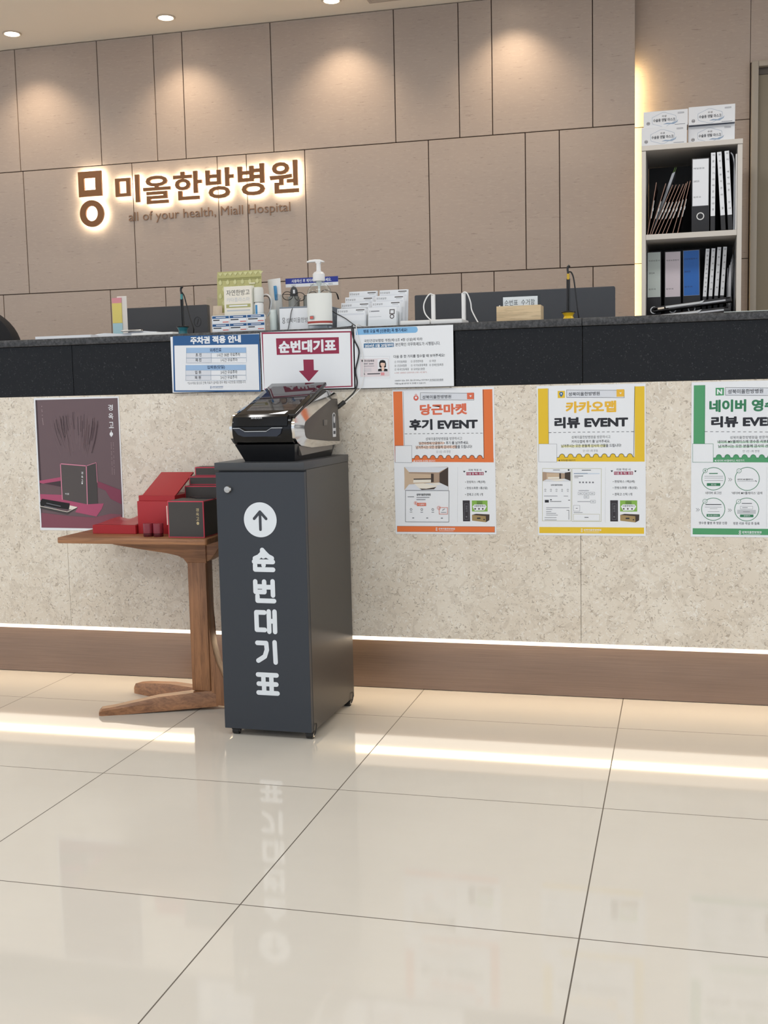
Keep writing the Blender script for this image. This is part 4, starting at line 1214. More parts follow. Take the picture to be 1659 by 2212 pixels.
SHEETS['idcard']=[
 ["p",[[4.9,0.5],[181.2,1.0],[185.9,2.3],[188.8,9.4],[187.4,15.0],[182.1,18.4],[4.7,18.6]],"skyb2"],
 ["t","병원 오실 때 [신분증] 꼭 챙기세요!",27.9,4.2,157.6,15.7,"navyd",0.025],
 ["t","국민건강보험법 개정(제12조 4항 신설)에 따라",29.2,32.2,201.6,42.5,"ink",0.01],
 ["p",[[27.8,43.8],[117.5,44.6],[117.4,56.4],[27.7,56.4]],"steel"],
 ["t","2024년 5월 20일부터",30.6,46.0,115.3,55.6,"paper",0.03],
 ["t","본인확인 의무화제도가 시행됩니다.",121.8,45.0,253.1,55.2,"ink",0.01],
 ["t","다음 중 한 가지를 접수할 때 보여주세요!",116.0,79.8,265.5,88.6,"ink",0.015],
 ["t","① 주민등록증",118.4,95.7,154.3,102.6,"ink",0],
 ["t","② 운전면허증",166.3,95.7,202.6,102.7,"ink",0],
 ["t","③ 여권",220.5,96.1,239.3,103.0,"ink",0],
 ["t","④ 건강보험증",118.2,106.7,154.2,113.7,"ink",0],
 ["t","⑤ 국가보훈등록증",166.2,106.9,214.4,113.8,"ink",0],
 ["t","⑥ 장애인등록증",220.4,107.4,261.3,114.3,"ink",0],
 ["t","⑦ 외국인등록증",118.1,117.4,160.5,124.4,"ink",0],
 ["t","⑧ 모바일신분증",166.5,117.8,207.0,124.8,"ink",0],
 ["t","※ 모든 신분증은 인정되지만 (사본, 사진 불가)",118.0,128.3,212.7,133.6,"rosel2",0],
 ["t","신분증이 없는 경우, 앱스토어/Play스토어에서 모바일건강보험증",117.7,150.5,260.3,155.8,"ink",0.01],
 ["t","어플(App)을 설치한 후 조회할 수 있습니다.",117.6,158.9,209.5,164.2,"ink",0.01],
 ["r",219.4,155.9,260.3,156.5,"ink"],
 ["p",[[17.2,87.5],[96.6,88.1],[100.9,90.3],[102.5,137.7],[100.3,139.7],[17.6,139.3],[15.3,137.6],[15.4,89.5]],"palepink"],
 ["l",[[16.0,80.3],[104.2,82.6],[103.5,143.9],[15.2,141.7],[16.0,80.3]],0.43,"midgrey"],
 ["c",22.5,93.1,2.78,"inkd"],
 ["t","주민등록증",28.3,90.8,57.9,96.9,"ink",0.01],
 ["r",25.6,100.8,38.5,103.2,"grey"],
 ["r",41.7,101.2,56.1,103.6,"grey"],
 ["r",25.5,108.0,57.8,109.2,"grey"],
 ["r",24.4,114.6,49.1,115.4,"midgrey"],
 ["r",24.3,117.7,49.1,118.5,"midgrey"],
 ["r",24.3,120.7,49.0,121.5,"midgrey"],
 ["r",24.3,123.4,49.0,124.2,"midgrey"],
 ["r",36.4,130.0,74.6,132.5,"ink"],
 ["r",76.8,128.2,87.5,136.2,"palered"],
 ["p",[[24.1,133.3],[27.0,127.2],[30.0,133.4]],"grey"],
 ["r",68.1,89.8,99.0,124.6,"paper"],
 ["p",[[73.2,112.5],[72.5,100.2],[76.2,93.7],[83.7,92.3],[90.6,94.9],[93.0,102.7],[92.9,113.0],[87.7,115.3],[78.1,115.0]],"inkd"],
 ["p",[[76.1,102.3],[80.4,100.0],[90.0,101.8],[89.5,108.8],[83.5,113.1],[77.1,108.5]],"skin"],
 ["p",[[79.6,110.6],[87.4,110.8],[88.1,123.5],[78.6,123.2]],"skin"],
 ["p",[[68.7,124.2],[69.7,118.1],[79.1,116.7],[80.7,124.5]],"inkd"],
 ["p",[[97.3,124.9],[96.7,118.8],[88.1,116.9],[85.9,124.6]],"inkd"],
 ["l",[[81.4,110.2],[83.5,111.1],[85.6,110.3]],0.53,"crimson"],
 ["c",80.6,105.7,0.64,"inkd"],
 ["c",86.3,105.8,0.64,"inkd"],
]

# ================================================================== the setting
WA = math.atan(0.0237)                      # the back wall is not quite parallel to the counter


def wy(x, y0=2.1362): return y0 + 0.0237 * x


CEIL = 2.70
f = B(); f.box(-6.0, -7.0, -0.1, 6.0, 3.2, 0)
fl = struct(f.build('floor', FLOOR)); fl.location = (-1.384, -0.142, 0); fl.rotation_euler = (0, 0, 0.0041)
c = B(); c.box(-7.5, -7.2, CEIL, 4.5, 3.2, CEIL + 0.1)
struct(c.build('ceiling', mat('ceiling_paint', (252, 241, 224), 0.8)))

# back wall: stone tiles with open dark joints, in the wall's own frame (local x along the wall, face at y=0)
wb = B(); G = 0.0022
rows = [(2.095, CEIL, [-5.5, -4.805, -4.35, -3.896, -3.29, -2.835, -2.532, -2.38, -1.925, -1.32, -1.016, -0.862, -0.408, -0.223]),
        (1.478, 2.095, [-5.5, -4.2, -3.883, -3.278, -2.673, -2.219, -2.068, -1.77, -1.165, -0.713, -0.558, -0.223]),
        (0.86, 1.478, [-5.5, -4.2, -3.43, -2.822, -2.52, -2.368, -1.92, -1.322, -1.018, -0.864, -0.409, -0.223]),
        (0.0, 0.86, [-5.5, -4.2, -3.4, -2.6, -1.8, -1.0, -0.223])]
for z0, z1, xs in rows:
    for a, b in zip(xs, xs[1:]):
        wb.box(a + (G if a > -5.4 else 0), 0, z0 + (G if z0 > 0 else 0), b - (G if b < -0.3 else 0), 0.02, z1 - (G if z1 < CEIL else 0.004), 0.0008, 1)
wb.box(-5.5, 0.012, 0, -0.2235, 0.030, CEIL, mi=1)
o = struct(wb.build('wall_back', [WTILE, mat('dark_joint', (92, 76, 66), 0.8)]))
o.location = (0, 2.1362, 0); o.rotation_euler = (0, 0, WA)
# the set-back wall section right of the light slot
wr = B()
cells = [(0.0, 1.49, -0.6, 0.2726), (1.49, 2.098, -0.6, 0.2726), (2.098, CEIL, -0.6, 0.2726), (2.338, CEIL, 0.2726, 1.6)]
for z0, z1, a, b in cells:
    wr.box(a, 0, z0 + (0.0015 if z0 > 0 else 0), b - 0.002, 0.02, z1 - 0.0015, 0.0008, 1)
wr.box(-0.6, 0.012, 0, 1.6, 0.06, CEIL, mi=1)
o = struct(wr.build('wall_right', [WTILE, mat('dark_joint')])); o.location = (0, 2.2215, 0); o.rotation_euler = (0, 0, WA)
# slot light on the return of the back wall
o = WB(); o.box(-0.250, 2.162, 0.05, -0.2255, 2.168, 2.36)
struct(o.build('trim_1', glow('slot_light_strip', (1.0, 0.74, 0.36), 30.0)))['label'] = 'warm light strip glowing in the slot beside the bookcase'
# doorway at the right edge
dr = B(); CAS = mat('door_casing', (168, 158, 144), 0.5)
dr.box(0.276, -0.03, 0, 0.305, 0.012, 2.338, 0.003); dr.box(0.305, -0.03, 2.314, 1.25, 0.012, 2.338, 0.003); dr.box(1.25, -0.03, 0, 1.28, 0.012, 2.338, 0.003)
dl = B(); dl.box(0.306, 0.0, 0.005, 1.249, 0.011, 2.284, 0.002)
dt = B(); dt.box(0.306, 0.004, 2.286, 1.249, 0.011, 2.313)
d1 = thing('door_1', 'olive grey door in a beige frame at the right edge', 'door', (0, 2.2215, 0), WA); d1['kind'] = 'structure'
dr.build('door_frame', CAS, d1); dl.build('door_leaf', mat('door_paint', (140, 130, 112), 0.5), d1); dt.build('door_transom', mat('dark_transom', (86, 78, 70), 0.5), d1)

# recessed downlights, their lamps included
for i, (x, y) in enumerate(((-3.161, 1.843), (-2.36, 1.871), (-1.556, 1.903), (-0.755, 1.93))):
    lab = ['recessed warm downlight at the left end of the ceiling row', 'recessed warm downlight above the lit emblem, second from the left in the ceiling row',
           'recessed warm downlight cut by the top edge, nearest the ceiling grille', 'recessed warm downlight beyond the ceiling grille, above the right-hand monitor'][i]
    t = thing('downlight', lab, 'ceiling light', (x, y, CEIL), 0, 'recessed ceiling downlights')
    b = B(); b.lathe([(0.036, -0.0005), (0.036, -0.005), (0.041, -0.006), (0.045, -0.003), (0.045, 0.0), (0.036, -0.0005)], seg=32)
    b.build('trim_ring', mat('downlight_ring', (205, 190, 172), 0.4), t)
    b = B(); b.lathe([(0.0, -0.012), (0.014, -0.011), (0.026, -0.0075), (0.033, -0.003), (0.034, 0.0)], seg=28)
    b.build('lens', glow('downlight_lens', (1.0, 0.88, 0.70), 14.0), t)
    d = bpy.data.lights.new('downlight_lamp', 'SPOT'); d.energy = 13; d.color = (1.0, 0.80, 0.58); d.spot_size = R(104); d.spot_blend = 0.8; d.shadow_soft_size = 0.03
    l = bpy.data.objects.new('downlight_lamp', d); COL.objects.link(l); l.parent = t; l.location = (0, 0, -0.02); l.rotation_euler = (R(8), 0, 0)
# ceiling air grille
t = thing('ceiling_grille', 'slatted air grille in the ceiling at the top edge', 'vent', (-1.0, 1.86, CEIL))
b = B()
for a in (((-0.4, -0.11, -0.006), (0.4, -0.098, 0.0)), ((-0.4, 0.115, -0.006), (0.4, 0.128, 0.0)), ((-0.4, -0.098, -0.006), (-0.388, 0.115, 0.0)), ((0.388, -0.098, -0.006), (0.4, 0.115, 0.0))): b.box(*a[0], *a[1])
b.build('frame', mat('grille_paint', (196, 182, 168), 0.5), t)
for k in range(8):
    b = B(); y = -0.085 + k * 0.026; b.prism([(y, -0.001), (y + 0.016, -0.006), (y + 0.018, -0.005), (y + 0.002, 0.0)], 'x', -0.388, 0.388); b.build('slat', mat('grille_paint'), t)
b = B(); b.box(-0.388, -0.098, -0.0008, 0.388, 0.115, -0.0002); b.build('backing', mat('grille_dark', (52, 46, 42), 0.8), t)

# ================================================================== backlit sign on the back wall
HALO = glow('sign_halo_light', (1.0, 0.86, 0.62), 30.0)
BRASS = mat('brown_brass_sign_face', (128, 88, 56), 0.35, 0.55)


def extrude_flat(b, vs, fs, y0, y1, mi=0):
    """turn a flat lettering mesh (x,z) into a solid between y0 and y1"""
    n = len(vs)
    b.add([(v[0], y0, v[1]) for v in vs], fs, mi); k = len(b.v)
    b.add([(v[0], y1, v[1]) for v in vs], [f[::-1] for f in fs], mi)
    cnt = {}
    for f in fs:
        for i in range(len(f)):
            e = (f[i], f[(i + 1) % len(f)]); key = (min(e), max(e)); cnt.setdefault(key, []).append(e)
    for es in cnt.values():
        if len(es) == 1:
            a, c_ = es[0]; b.f.append((k - n + a, k - n + c_, k + c_, k + a)); b.m.append(mi)


def ringpts(cx, cz, rx, rz, n=40, k=1.0): return [(cx + rx * math.cos(2 * math.pi * i / n), cz + rz * math.sin(2 * math.pi * i / n)) for i in range(n)]


def annulus(b, outer, inner, y0, y1, mi=0):
    n = len(outer); vs = list(outer) + list(inner)
    fs = [(i, (i + 1) % n, n + (i + 1) % n, n + i) for i in range(n)]
    extrude_flat(b, vs, fs, y0, y1, mi)


def halo_flat(b, vs, fs, y): b.add([(v[0], y, v[1]) for v in vs], fs)


sg = thing('wall_sign', 'backlit brown hospital name lettering with square and ring emblem on tan wall', 'sign', (0, 2.1362, 0), WA)
YF, YB, YH = -0.033, -0.021, -0.0205       # face, back and glowing back of the letters (mm off the wall)
sq = [(-2.953, 2.063), (-2.826, 2.063), (-2.826, 1.940), (-2.953, 1.940)]; si = [(-2.921, 2.030), (-2.860, 2.030), (-2.860, 1.972), (-2.921, 1.972)]
b = B(); annulus(b, sq, si, YF, YB); pt = b.build('emblem_square', BRASS, sg)
b = B(); b.fixn = False; annulus(b, [(x * .98 - 2.89 * .02, z * .98 + 2.0 * .02) for x, z in sq], si, YB + .0002, YB + .0012); b.build('halo_light', HALO, pt)
b = B(); oc, ic = ringpts(-2.887, 1.856, 0.066, 0.066), ringpts(-2.887, 1.856, 0.033, 0.037); annulus(b, oc, ic, YF, YB); pt = b.build('emblem_ring', BRASS, sg)
b = B(); b.fixn = False; annulus(b, ringpts(-2.887, 1.856, 0.064, 0.064), ic, YB + .0002, YB + .0012); b.build('halo_light', HALO, pt)
LX = [(-2.752, -2.622, 1.897, 2.030), (-2.602, -2.457, 1.884, 2.018), (-2.440, -2.290, 1.892, 2.027), (-2.270, -2.124, 1.889, 2.033), (-2.103, -1.966, 1.892, 2.040), (-1.940, -1.795, 1.893, 2.044)]
for ch, (x0, x1, z0, z1) in zip('미올한방병원', LX):
    vs, fs = text_in(ch, (x0, z0, x1, z1), 0.022)
    b = B(); extrude_flat(b, vs, fs, YF, YB); pt = b.build('letter', BRASS, sg)
    vs, fs = text_in(ch, (x0 + .001, z0 + .001, x1 - .001, z1 - .001), 0.012)
    b = B(); b.fixn = False; halo_flat(b, vs, fs, YB + .0006); b.build('halo_light', HALO, pt)
vs, fs = text_in('all of your health, Miall Hospital', (-2.700, 1.797, -1.850, 1.855), -0.006)
TAG = mat('sign_tagline_face', (140, 108, 84), 0.4, 0.3)
runs = []
for f_ in sorted(fs, key=lambda f_: min(vs[i][0] for i in f_)):       # group the faces into single letters
    lo_, hi_ = min(vs[i][0] for i in f_), max(vs[i][0] for i in f_)
    if runs and lo_ < runs[-1][0] - 0.0002: runs[-1][1].append(f_); runs[-1][0] = max(hi_, runs[-1][0])
    else: runs.append([hi_, [f_]])
for _, fl_ in runs:
    use = sorted({i for f_ in fl_ for i in f_}); ix = {v: i for i, v in enumerate(use)}
    b = B(); extrude_flat(b, [vs[i] for i in use], [tuple(ix[i] for i in f_) for f_ in fl_], -0.004, -0.0005); b.build('tagline_letter', TAG, sg)

# ================================================================== reception counter
ct = thing('reception_counter', 'long reception counter of beige shell stone with black granite band and bronze plinth', 'counter', (-1.0, 0.2, 0))
SX = [-4.2, -3.05, -1.897, -0.281, 0.9, 2.4]
for a, b_ in zip(SX, SX[1:]):
    b = WB(); b.box(a + .0006, 0.0, 0.1995, b_ - .0006, 0.03, 0.932); b.build('stone_panel', STONE, ct)
GX = [-4.2, -3.2, -1.848, -0.274, 0.95, 2.4]
for a, b_ in zip(GX, GX[1:]):
    b = WB(); b.box(a + .0007, 0.002, 0.933, b_ - .0007, 0.03, 1.0885, 0.0006, 1); b.build('granite_band', GRAN, ct)
b = WB(); b.box(-4.2, -0.012, 1.089, -0.2745, 0.46, 1.1105, 0.0015, 2); b.box(-0.2735, -0.012, 1.089, 2.4, 0.46, 1.1105, 0.0015, 2); b.build('countertop', GEDGE, ct)
b = WB(); b.box(-4.2, 0.03, 0.2, 2.4, 0.45, 1.089); b.build('body', mat('counter_body', (190, 180, 165), 0.7), ct)
b = WB(); b.box(-4.2, 0.45, 0.72, 2.4, 1.08, 0.745); b.box(-4.2, 0.45, 0, 2.4, 0.47, 0.72); b.build('work_surface', mat('desk_laminate', (205, 198, 188), 0.5), ct)
b = WB(); b.box(-4.2, 0.012, 0.1965, 2.4, 0.16, 0.1990); b.build('soffit_glow', glow('lit_soffit_glow', (1.0, 0.82, 0.64), 1.5), ct)  # white soffit made to glow, in place of the strip's light on it
b = WB(); b.box(-4.2, 0.160, 0.002, 2.4, 0.19, 0.1515); b.box(-4.2, 0.17, 0.0, 2.4, 0.44, 0.2); b.build('plinth', BRONZE, ct)
b = WB(); b.box(-4.2, 0.1605, 0.1518, 2.4, 0.169, 0.1962); b.build('plinth_glow', glow('lit_strip_glow', (1.0, 0.86, 0.70), 2.4), ct)  # white strip above the plinth; the light falling on it is put in as glow
b = WB(); b.box(-4.2, 0.112, 0.1790, 2.4, 0.126, 0.1962); b.build('soffit_light', glow('soffit_light_strip', (1.0, 0.75, 0.45), 14.0), ct)

# ================================================================== sheets on the counter front


def place(key, w, h, name, label, cat, loc, rot=(0, 0, 0), group=None):
    o = Sheet(w, h).draw(SHEETS[key]).build(name, loc, rot)
    return tag(o, label, cat, group)


GP = 'event posters on the counter front'
place('orange', 297, 420, 'event_poster', 'orange bordered review event poster taped to the beige stone counter', 'poster', (-0.818, -0.0012, 0.9275), (0, R(-.25), 0), GP)
place('yellow', 297, 420, 'event_poster', 'yellow bordered review event poster taped to the beige stone counter', 'poster', (-0.401, -0.0012, 0.9275), (0, R(-.15), 0), GP)
place('green', 297, 420, 'event_poster', 'green bordered review event poster taped to the beige stone counter', 'poster', (0.017, -0.0012, 0.928), (0, 0, 0), GP)
place('dark', 297, 420, 'product_poster', 'dark mauve product poster with white edge behind the red gift boxes', 'poster', (-1.989, -0.0012, 0.928), (0, R(.2), 0))
GS = 'notice sheets hung on the counter edge'
for key, w, h, lab, x, z in (('parking', 287, 168, 'blue bordered parking notice sheet hanging on the black granite band', -1.504, 1.102),
                             ('ticket', 285, 170, 'maroon bordered ticket sign with down arrow above the ticket machine', -1.2135, 1.105),
                             ('idcard', 291, 172, 'pale notice sheet with blue heading and drawn identity card', -0.9245, 1.1055)):
    place(key, w, h, 'notice_sheet', lab, 'notice', (x, -0.0130, z), (0, 0, 0), GS)

# ================================================================== ticket cabinet
CABF = mat('anthracite_door', (48, 53, 61), 0.42); CABS = mat('anthracite_side', (56, 54, 52), 0.34)
cb = thing('ticket_cabinet', 'tall narrow anthracite cabinet with white lettering and an arrow disc', 'cabinet', (-0.955, -0.402, 0.0), -0.019)
CW, CD, CH, CZ = 0.254, 0.376, 0.743, 0.020
b = B(); b.box(-CW + .003, 0.019, CZ, -0.001, CD, CH - 0.020, 0.001, 1); b.build('body', CABS, cb)
b = B(); b.box(-CW, 0.0, CH - 0.020, 0.0, CD, CH, 0.0012, 2); b.build('lid', mat('anthracite_lid', (60, 62, 66), 0.4), cb)
dr = B(); dr.box(-CW + .002, 0.0015, CZ, -0.0015, 0.0175, CH - 0.025, 0.001, 1); dr = dr.build('door', CABF, cb)
b = B()
cx, cz = -0.128, 0.5915
b.add([(cx + 0.0465 * math.cos(2 * math.pi * k / 48), 0.0009, cz + 0.0465 * math.sin(2 * math.pi * k / 48)) for k in range(48)], [tuple(range(48))], 0)
stroke(b, [(0, -0.026), (0, 0.018)], 0.0075, 0.0004, 1, 1, cx, cz)
stroke(b, [(-0.017, 0.003), (0, 0.0215), (0.017, 0.003)], 0.0075, 0.0003, 1, 1, cx, cz)
GL = {  # thick rounded strokes in a unit box
    '순': [[(.46, .94), (.46, .80), (.30, .64), (.12, .56)], [(.46, .94), (.58, .80), (.72, .66), (.88, .58)], [(.5, .86), (.5, .66)], [(.42, .72), (.6, .70)], [(.08, .42), (.92, .42)], [(.5, .42), (.5, .26)], [(.12, .27), (.12, .07), (.92, .07)]],
    '번': [[(.10, .92), (.10, .46), (.50, .46), (.50, .92)], [(.10, .70), (.50, .70)], [(.50, .68), (.86, .68)], [(.88, .94), (.88, .32)], [(.18, .28), (.18, .07), (.92, .07)]],
    '대': [[(.46, .90), (.10, .90), (.10, .12), (.46, .12)], [(.66, .95), (.66, .05)], [(.66, .52), (.90, .52)], [(.92, .95), (.92, .05)]],
    '기': [[(.10, .90), (.50, .90), (.52, .60), (.42, .30), (.12, .10)], [(.88, .95), (.90, .05)]],
    '표': [[(.08, .92), (.92, .92)], [(.32, .92), (.32, .52)], [(.68, .92), (.68, .52)], [(.10, .50), (.90, .50)], [(.34, .50), (.34, .10)], [(.68, .50), (.68, .10)], [(.08, .09), (.94, .09)], [(.15, .71), (.85, .71)]]}
for ch, z0, z1 in (('순', 0.4545, 0.5145), ('번', 0.3705, 0.431), ('대', 0.2885, 0.349), ('기', 0.2055, 0.266), ('표', 0.1185, 0.178)):
    h = z1 - z0; w = 0.0635
    for st in GL[ch]:
        if ch == '표' and st[0] == (.15, .71): continue
        stroke(b, [(p[0] * w, p[1] * h) for p in st], 0.0128, 0.0009, 0, 1, -0.1545, z0)
b.fixn = False
b.build('lettering', [mat('white_vinyl', (226, 232, 238), 0.45), mat('dark_vinyl', (58, 62, 70), 0.4)], dr)
b = B(); b.lathe([(0.0105, 0.0), (0.0105, 0.004), (0.0085, 0.0075), (0.0, 0.008)], seg=24, M=Matrix.Translation((-0.217, 0.0015, 0.672)) @ Matrix.Rotation(R(90), 4, 'X'))
b.box(-0.212, -0.0085, 0.669, -0.2045, -0.004, 0.677, 0.0015); b.build('lock_knob', STEEL, dr)
CAST = mat('caster_rubber', (30, 28, 27), 0.5)


def caster_bm(x, y):
    k = B(); k.cyl((x - .009, y, .0105), (x + .009, y, .0105), .0105, 20); k.box(x - .011, y - .009, .014, x + .011, y + .009, CZ)
    k.tube([(x + .0125, y - .005, .010), (x + .0155, y, .020), (x + .0155, y + .008, .034), (x + .0125, y + .014, .038)], .0016, 6, smooth=5)
    k.lathe([(0.006, 0), (0.006, 0.0015), (0, 0.002)], seg=14, mi=1, M=Matrix.Translation((x + .009, y, .0105)) @ Matrix.Rotation(R(90), 4, 'Y'))
    return k


for x, y in ((-0.012, 0.020), (-0.012, CD - 0.03), (-CW + 0.028, 0.022), (-CW + 0.028, CD - 0.03)):
    caster_bm(x, y).build('caster', [CAST, STEEL], cb)

# ================================================================== ticket machine on the cabinet
tm = thing('ticket_machine', 'glossy black touchscreen ticket printer with chrome side trims standing on the cabinet', 'ticket machine', (-1.07, -0.21, CH), -0.050)
OX, OY, OZ = -1.07, -0.21, CH


def loc(pts): return [(y - OY, z - OZ) for y, z in pts]


b = B()
# base narrows downwards
q = [(-1.136 - OX, -0.345 - OY, 0.0), (-0.992 - OX, -0.345 - OY, 0.0), (-0.990 - OX, -0.075 - OY, 0.0), (-1.136 - OX, -0.075 - OY, 0.0),
     (-1.151 - OX, -0.374 - OY, 0.046), (-0.979 - OX, -0.374 - OY, 0.046), (-0.979 - OX, -0.055 - OY, 0.046), (-1.151 - OX, -0.055 - OY, 0.046)]
b.add(q, [(0, 1, 5, 4), (1, 2, 6, 5), (2, 3, 7, 6), (3, 0, 4, 7), (4, 5, 6, 7), (3, 2, 1, 0)])
b.build('base', mat('machine_base', (24, 25, 29), 0.28), tm)
b = B(); b.prism([(p[0], p[1]) for p in loc([(-0.326, 0.757), (-0.345, 0.783), (-0.09, 0.778), (-0.095, 0.762)])], 'x', -0.9875 - OX, -0.979 - OX)
b.build('base_side_panel', mat('machine_grey', (112, 106, 100), 0.35), tm)
prof = [(-0.350, 0.783), (-0.372, 0.795), (-0.382, 0.815), (-0.384, 0.838), (-0.379, 0.858), (-0.370, 0.866), (-0.12, 0.918), (-0.055, 0.905), (-0.05, 0.785)]
b = B(); b.prism(loc(prof), 'x', -1.154 - OX, -0.984 - OX, bev=0.002); body = b.build('housing', BLACKG, tm)
b = B(); b.prism(loc([(-0.3835, 0.836), (-0.3875, 0.838), (-0.384, 0.862), (-0.372, 0.869), (-0.366, 0.866)]), 'x', -1.148 - OX, -0.993 - OX, bev=0.0015); fp = b.build('front_visor', BLACKG, tm)
vs, fs = text_in('SINDOH', (-1.096 - OX, 0.8575 - OZ, -1.065 - OX, 0.8615 - OZ), 0.02)
b = B(); b.fixn = False; b.add([(v[0], -0.3858 - OY, v[1]) for v in vs], fs); b.build('logo', mat('white_print', (220, 222, 226), 0.5), fp)
b = B(); b.prism([(x - OX, z - OZ) for x, z in ((-1.148, 0.832), (-1.128, 0.832), (-1.113, 0.8235), (-1.052, 0.8235), (-1.037, 0.832), (-1.006, 0.832), (-1.006, 0.834), (-1.036, 0.834), (-1.051, 0.8255), (-1.114, 0.8255), (-1.129, 0.834), (-1.148, 0.834))], 'y', -0.391 - OY, -0.380 - OY)
b.build('slot_lip', STEEL, tm)
b = B(); b.prism([(x - OX, z - OZ) for x, z in ((-1.146, 0.831), (-1.129, 0.831), (-1.113, 0.8225), (-1.052, 0.8225), (-1.037, 0.831), (-1.008, 0.831), (-1.012, 0.818), (-1.022, 0.811), (-1.118, 0.8105), (-1.134, 0.816))], 'y', -0.389 - OY, -0.378 - OY)
b.build('ticket_tray', mat('tray_plastic', (30, 34, 46), 0.2), tm)
out_ = loc([(-0.050, 0.914), (-0.062, 0.921), (-0.12, 0.929), (-0.25, 0.897), (-0.345, 0.872), (-0.368, 0.863), (-0.380, 0.845), (-0.382, 0.832), (-0.376, 0.806), (-0.360, 0.793), (-0.336, 0.784), (-0.261, 0.775), (-0.15, 0.774), (-0.041, 0.775)])
inn_ = loc([(-0.056, 0.904), (-0.066, 0.905), (-0.105, 0.906), (-0.22, 0.875), (-0.30, 0.851), (-0.314, 0.846), (-0.321, 0.838), (-0.324, 0.830), (-0.319, 0.812), (-0.312, 0.804), (-0.291, 0.799), (-0.23, 0.794), (-0.15, 0.788), (-0.044, 0.783)])
for sgn, xa in ((1, -0.984), (-1, -1.154)):
    b = B(); n = len(out_); x0 = xa - OX; x1 = x0 + sgn * 0.008; x2 = x0 + sgn * 0.013
    vs = [(x0, y, z) for y, z in out_] + [(x1, y, z) for y, z in out_] + [(x2, y, z) for y, z in inn_] + [(x0, y, z) for y, z in inn_]
    fs = []
    for i in range(n - 1):
        for a in range(3): fs.append((a * n + i, a * n + i + 1, (a + 1) * n + i + 1, (a + 1) * n + i))
    fs += [(0, n, 2 * n, 3 * n), (n - 1, 2 * n - 1, 3 * n - 1, 4 * n - 1)]
    b.add(vs, fs); b.build('side_trim', CHROME, tm, angle=50)
    b = B(); b.prism(inn_, 'x', x0, x0 + sgn * 0.011, bev=0.0015); sp = b.build('side_panel', mat('machine_side', (78, 73, 69), 0.4), tm)
    if sgn > 0:
        b = B(); b.box(x0 + .0105, -0.176 - OY, 0.831 - OZ, x0 + .0135, -0.148 - OY, 0.848 - OZ, 0.002); b.build('power_button', mat('button_grey', (98, 94, 90), 0.35), sp)
        b = B(); b.prism([(y - OY, z - OZ) for y, z in [(-0.103, 0.797), (-0.078, 0.797), (-0.078, 0.855)] + [(-0.0905 + 0.0125 * math.cos(a), 0.855 + 0.011 * math.sin(a)) for a in (0.5, 1.0, 1.57, 2.1, 2.6)] + [(-0.103, 0.855)]], 'x', x0 + .0105, x0 + .0117)
        b.prism([(y - OY, z - OZ) for y, z in [(-0.101, 0.822)] + [(-0.0905 + 0.0105 * math.cos(a), 0.851 + 0.0125 * math.sin(a)) for a in (3.1, 2.6, 2.1, 1.57, 1.0, .5, 0)] + [(-0.080, 0.822)]], 'x', x0 + .0112, x0 + .0119, mi=1)
        b.prism([(y - OY, z - OZ) for y, z in ringpts(-0.0905, 0.846, 0.006, 0.010, 16)], 'x', x0 + .0114, x0 + .0122, mi=0)
        b.prism([(y - OY, z - OZ) for y, z in ((-0.099, 0.805), (-0.082, 0.805), (-0.082, 0.814), (-0.099, 0.814))], 'x', x0 + .0112, x0 + .0119, mi=1)
        b.build('sticker', [mat('white_print'), mat('dark_vinyl')], sp)
# tilted screen
scr0, scr1 = Vector((0, -0.376 - OY, 0.868 - OZ)), Vector((0, -0.139 - OY, 0.953 - OZ))
dv = (scr1 - scr0); ln = dv.length; ang = math.atan2(dv.z, dv.y)
MS = Matrix.Translation((0, scr0.y, scr0.z)) @ Matrix.Rotation(ang, 4, 'X')
xa, xb = -1.142 - OX, -0.974 - OX
b = B(); b.box(xa, 0, -0.011, xb, ln, 0.0, 0.0035, 3, M=MS); sc = b.build('screen', mat('screen_glass', (10, 9, 11), 0.03, spec=0.5), tm)
b = B(); b.fixn = False; b.box(xa + 0.016, 0.030, 0.00015, xb - 0.016, ln - 0.030, 0.0003, M=MS)
vs, fs = text_in('순번대기표', (xa + 0.045, 0.085, xb - 0.04, 0.108), 0.0)
b.add([(v[0], v[1], 0.0005) for v in vs], fs, 1, MS)
for y, x0_, x1_ in ((0.050, .02, .02), (0.056, .04, .05), (0.13, .05, .05), (0.155, .018, .018)): b.add([(xa + x0_, y, .0005), (xb - x1_, y, .0005), (xb - x1_, y + .0012, .0005), (xa + x0_, y + .0012, .0005)], [(0, 1, 2, 3)], 1, MS)
b.build('display', [mat('display_dim', (44, 36, 41), 0.03, spec=0.5), mat('display_text', (26, 21, 26), 0.03, spec=0.5)], sc)
b = B(); b.prism([(-0.30 - OY, 0.880 - OZ), (-0.16 - OY, 0.933 - OZ), (-0.125 - OY, 0.925 - OZ), (-0.14 - OY, 0.905 - OZ)], 'x', xa + 0.01, xb - 0.002); b.build('screen_support', BLACKP, tm)

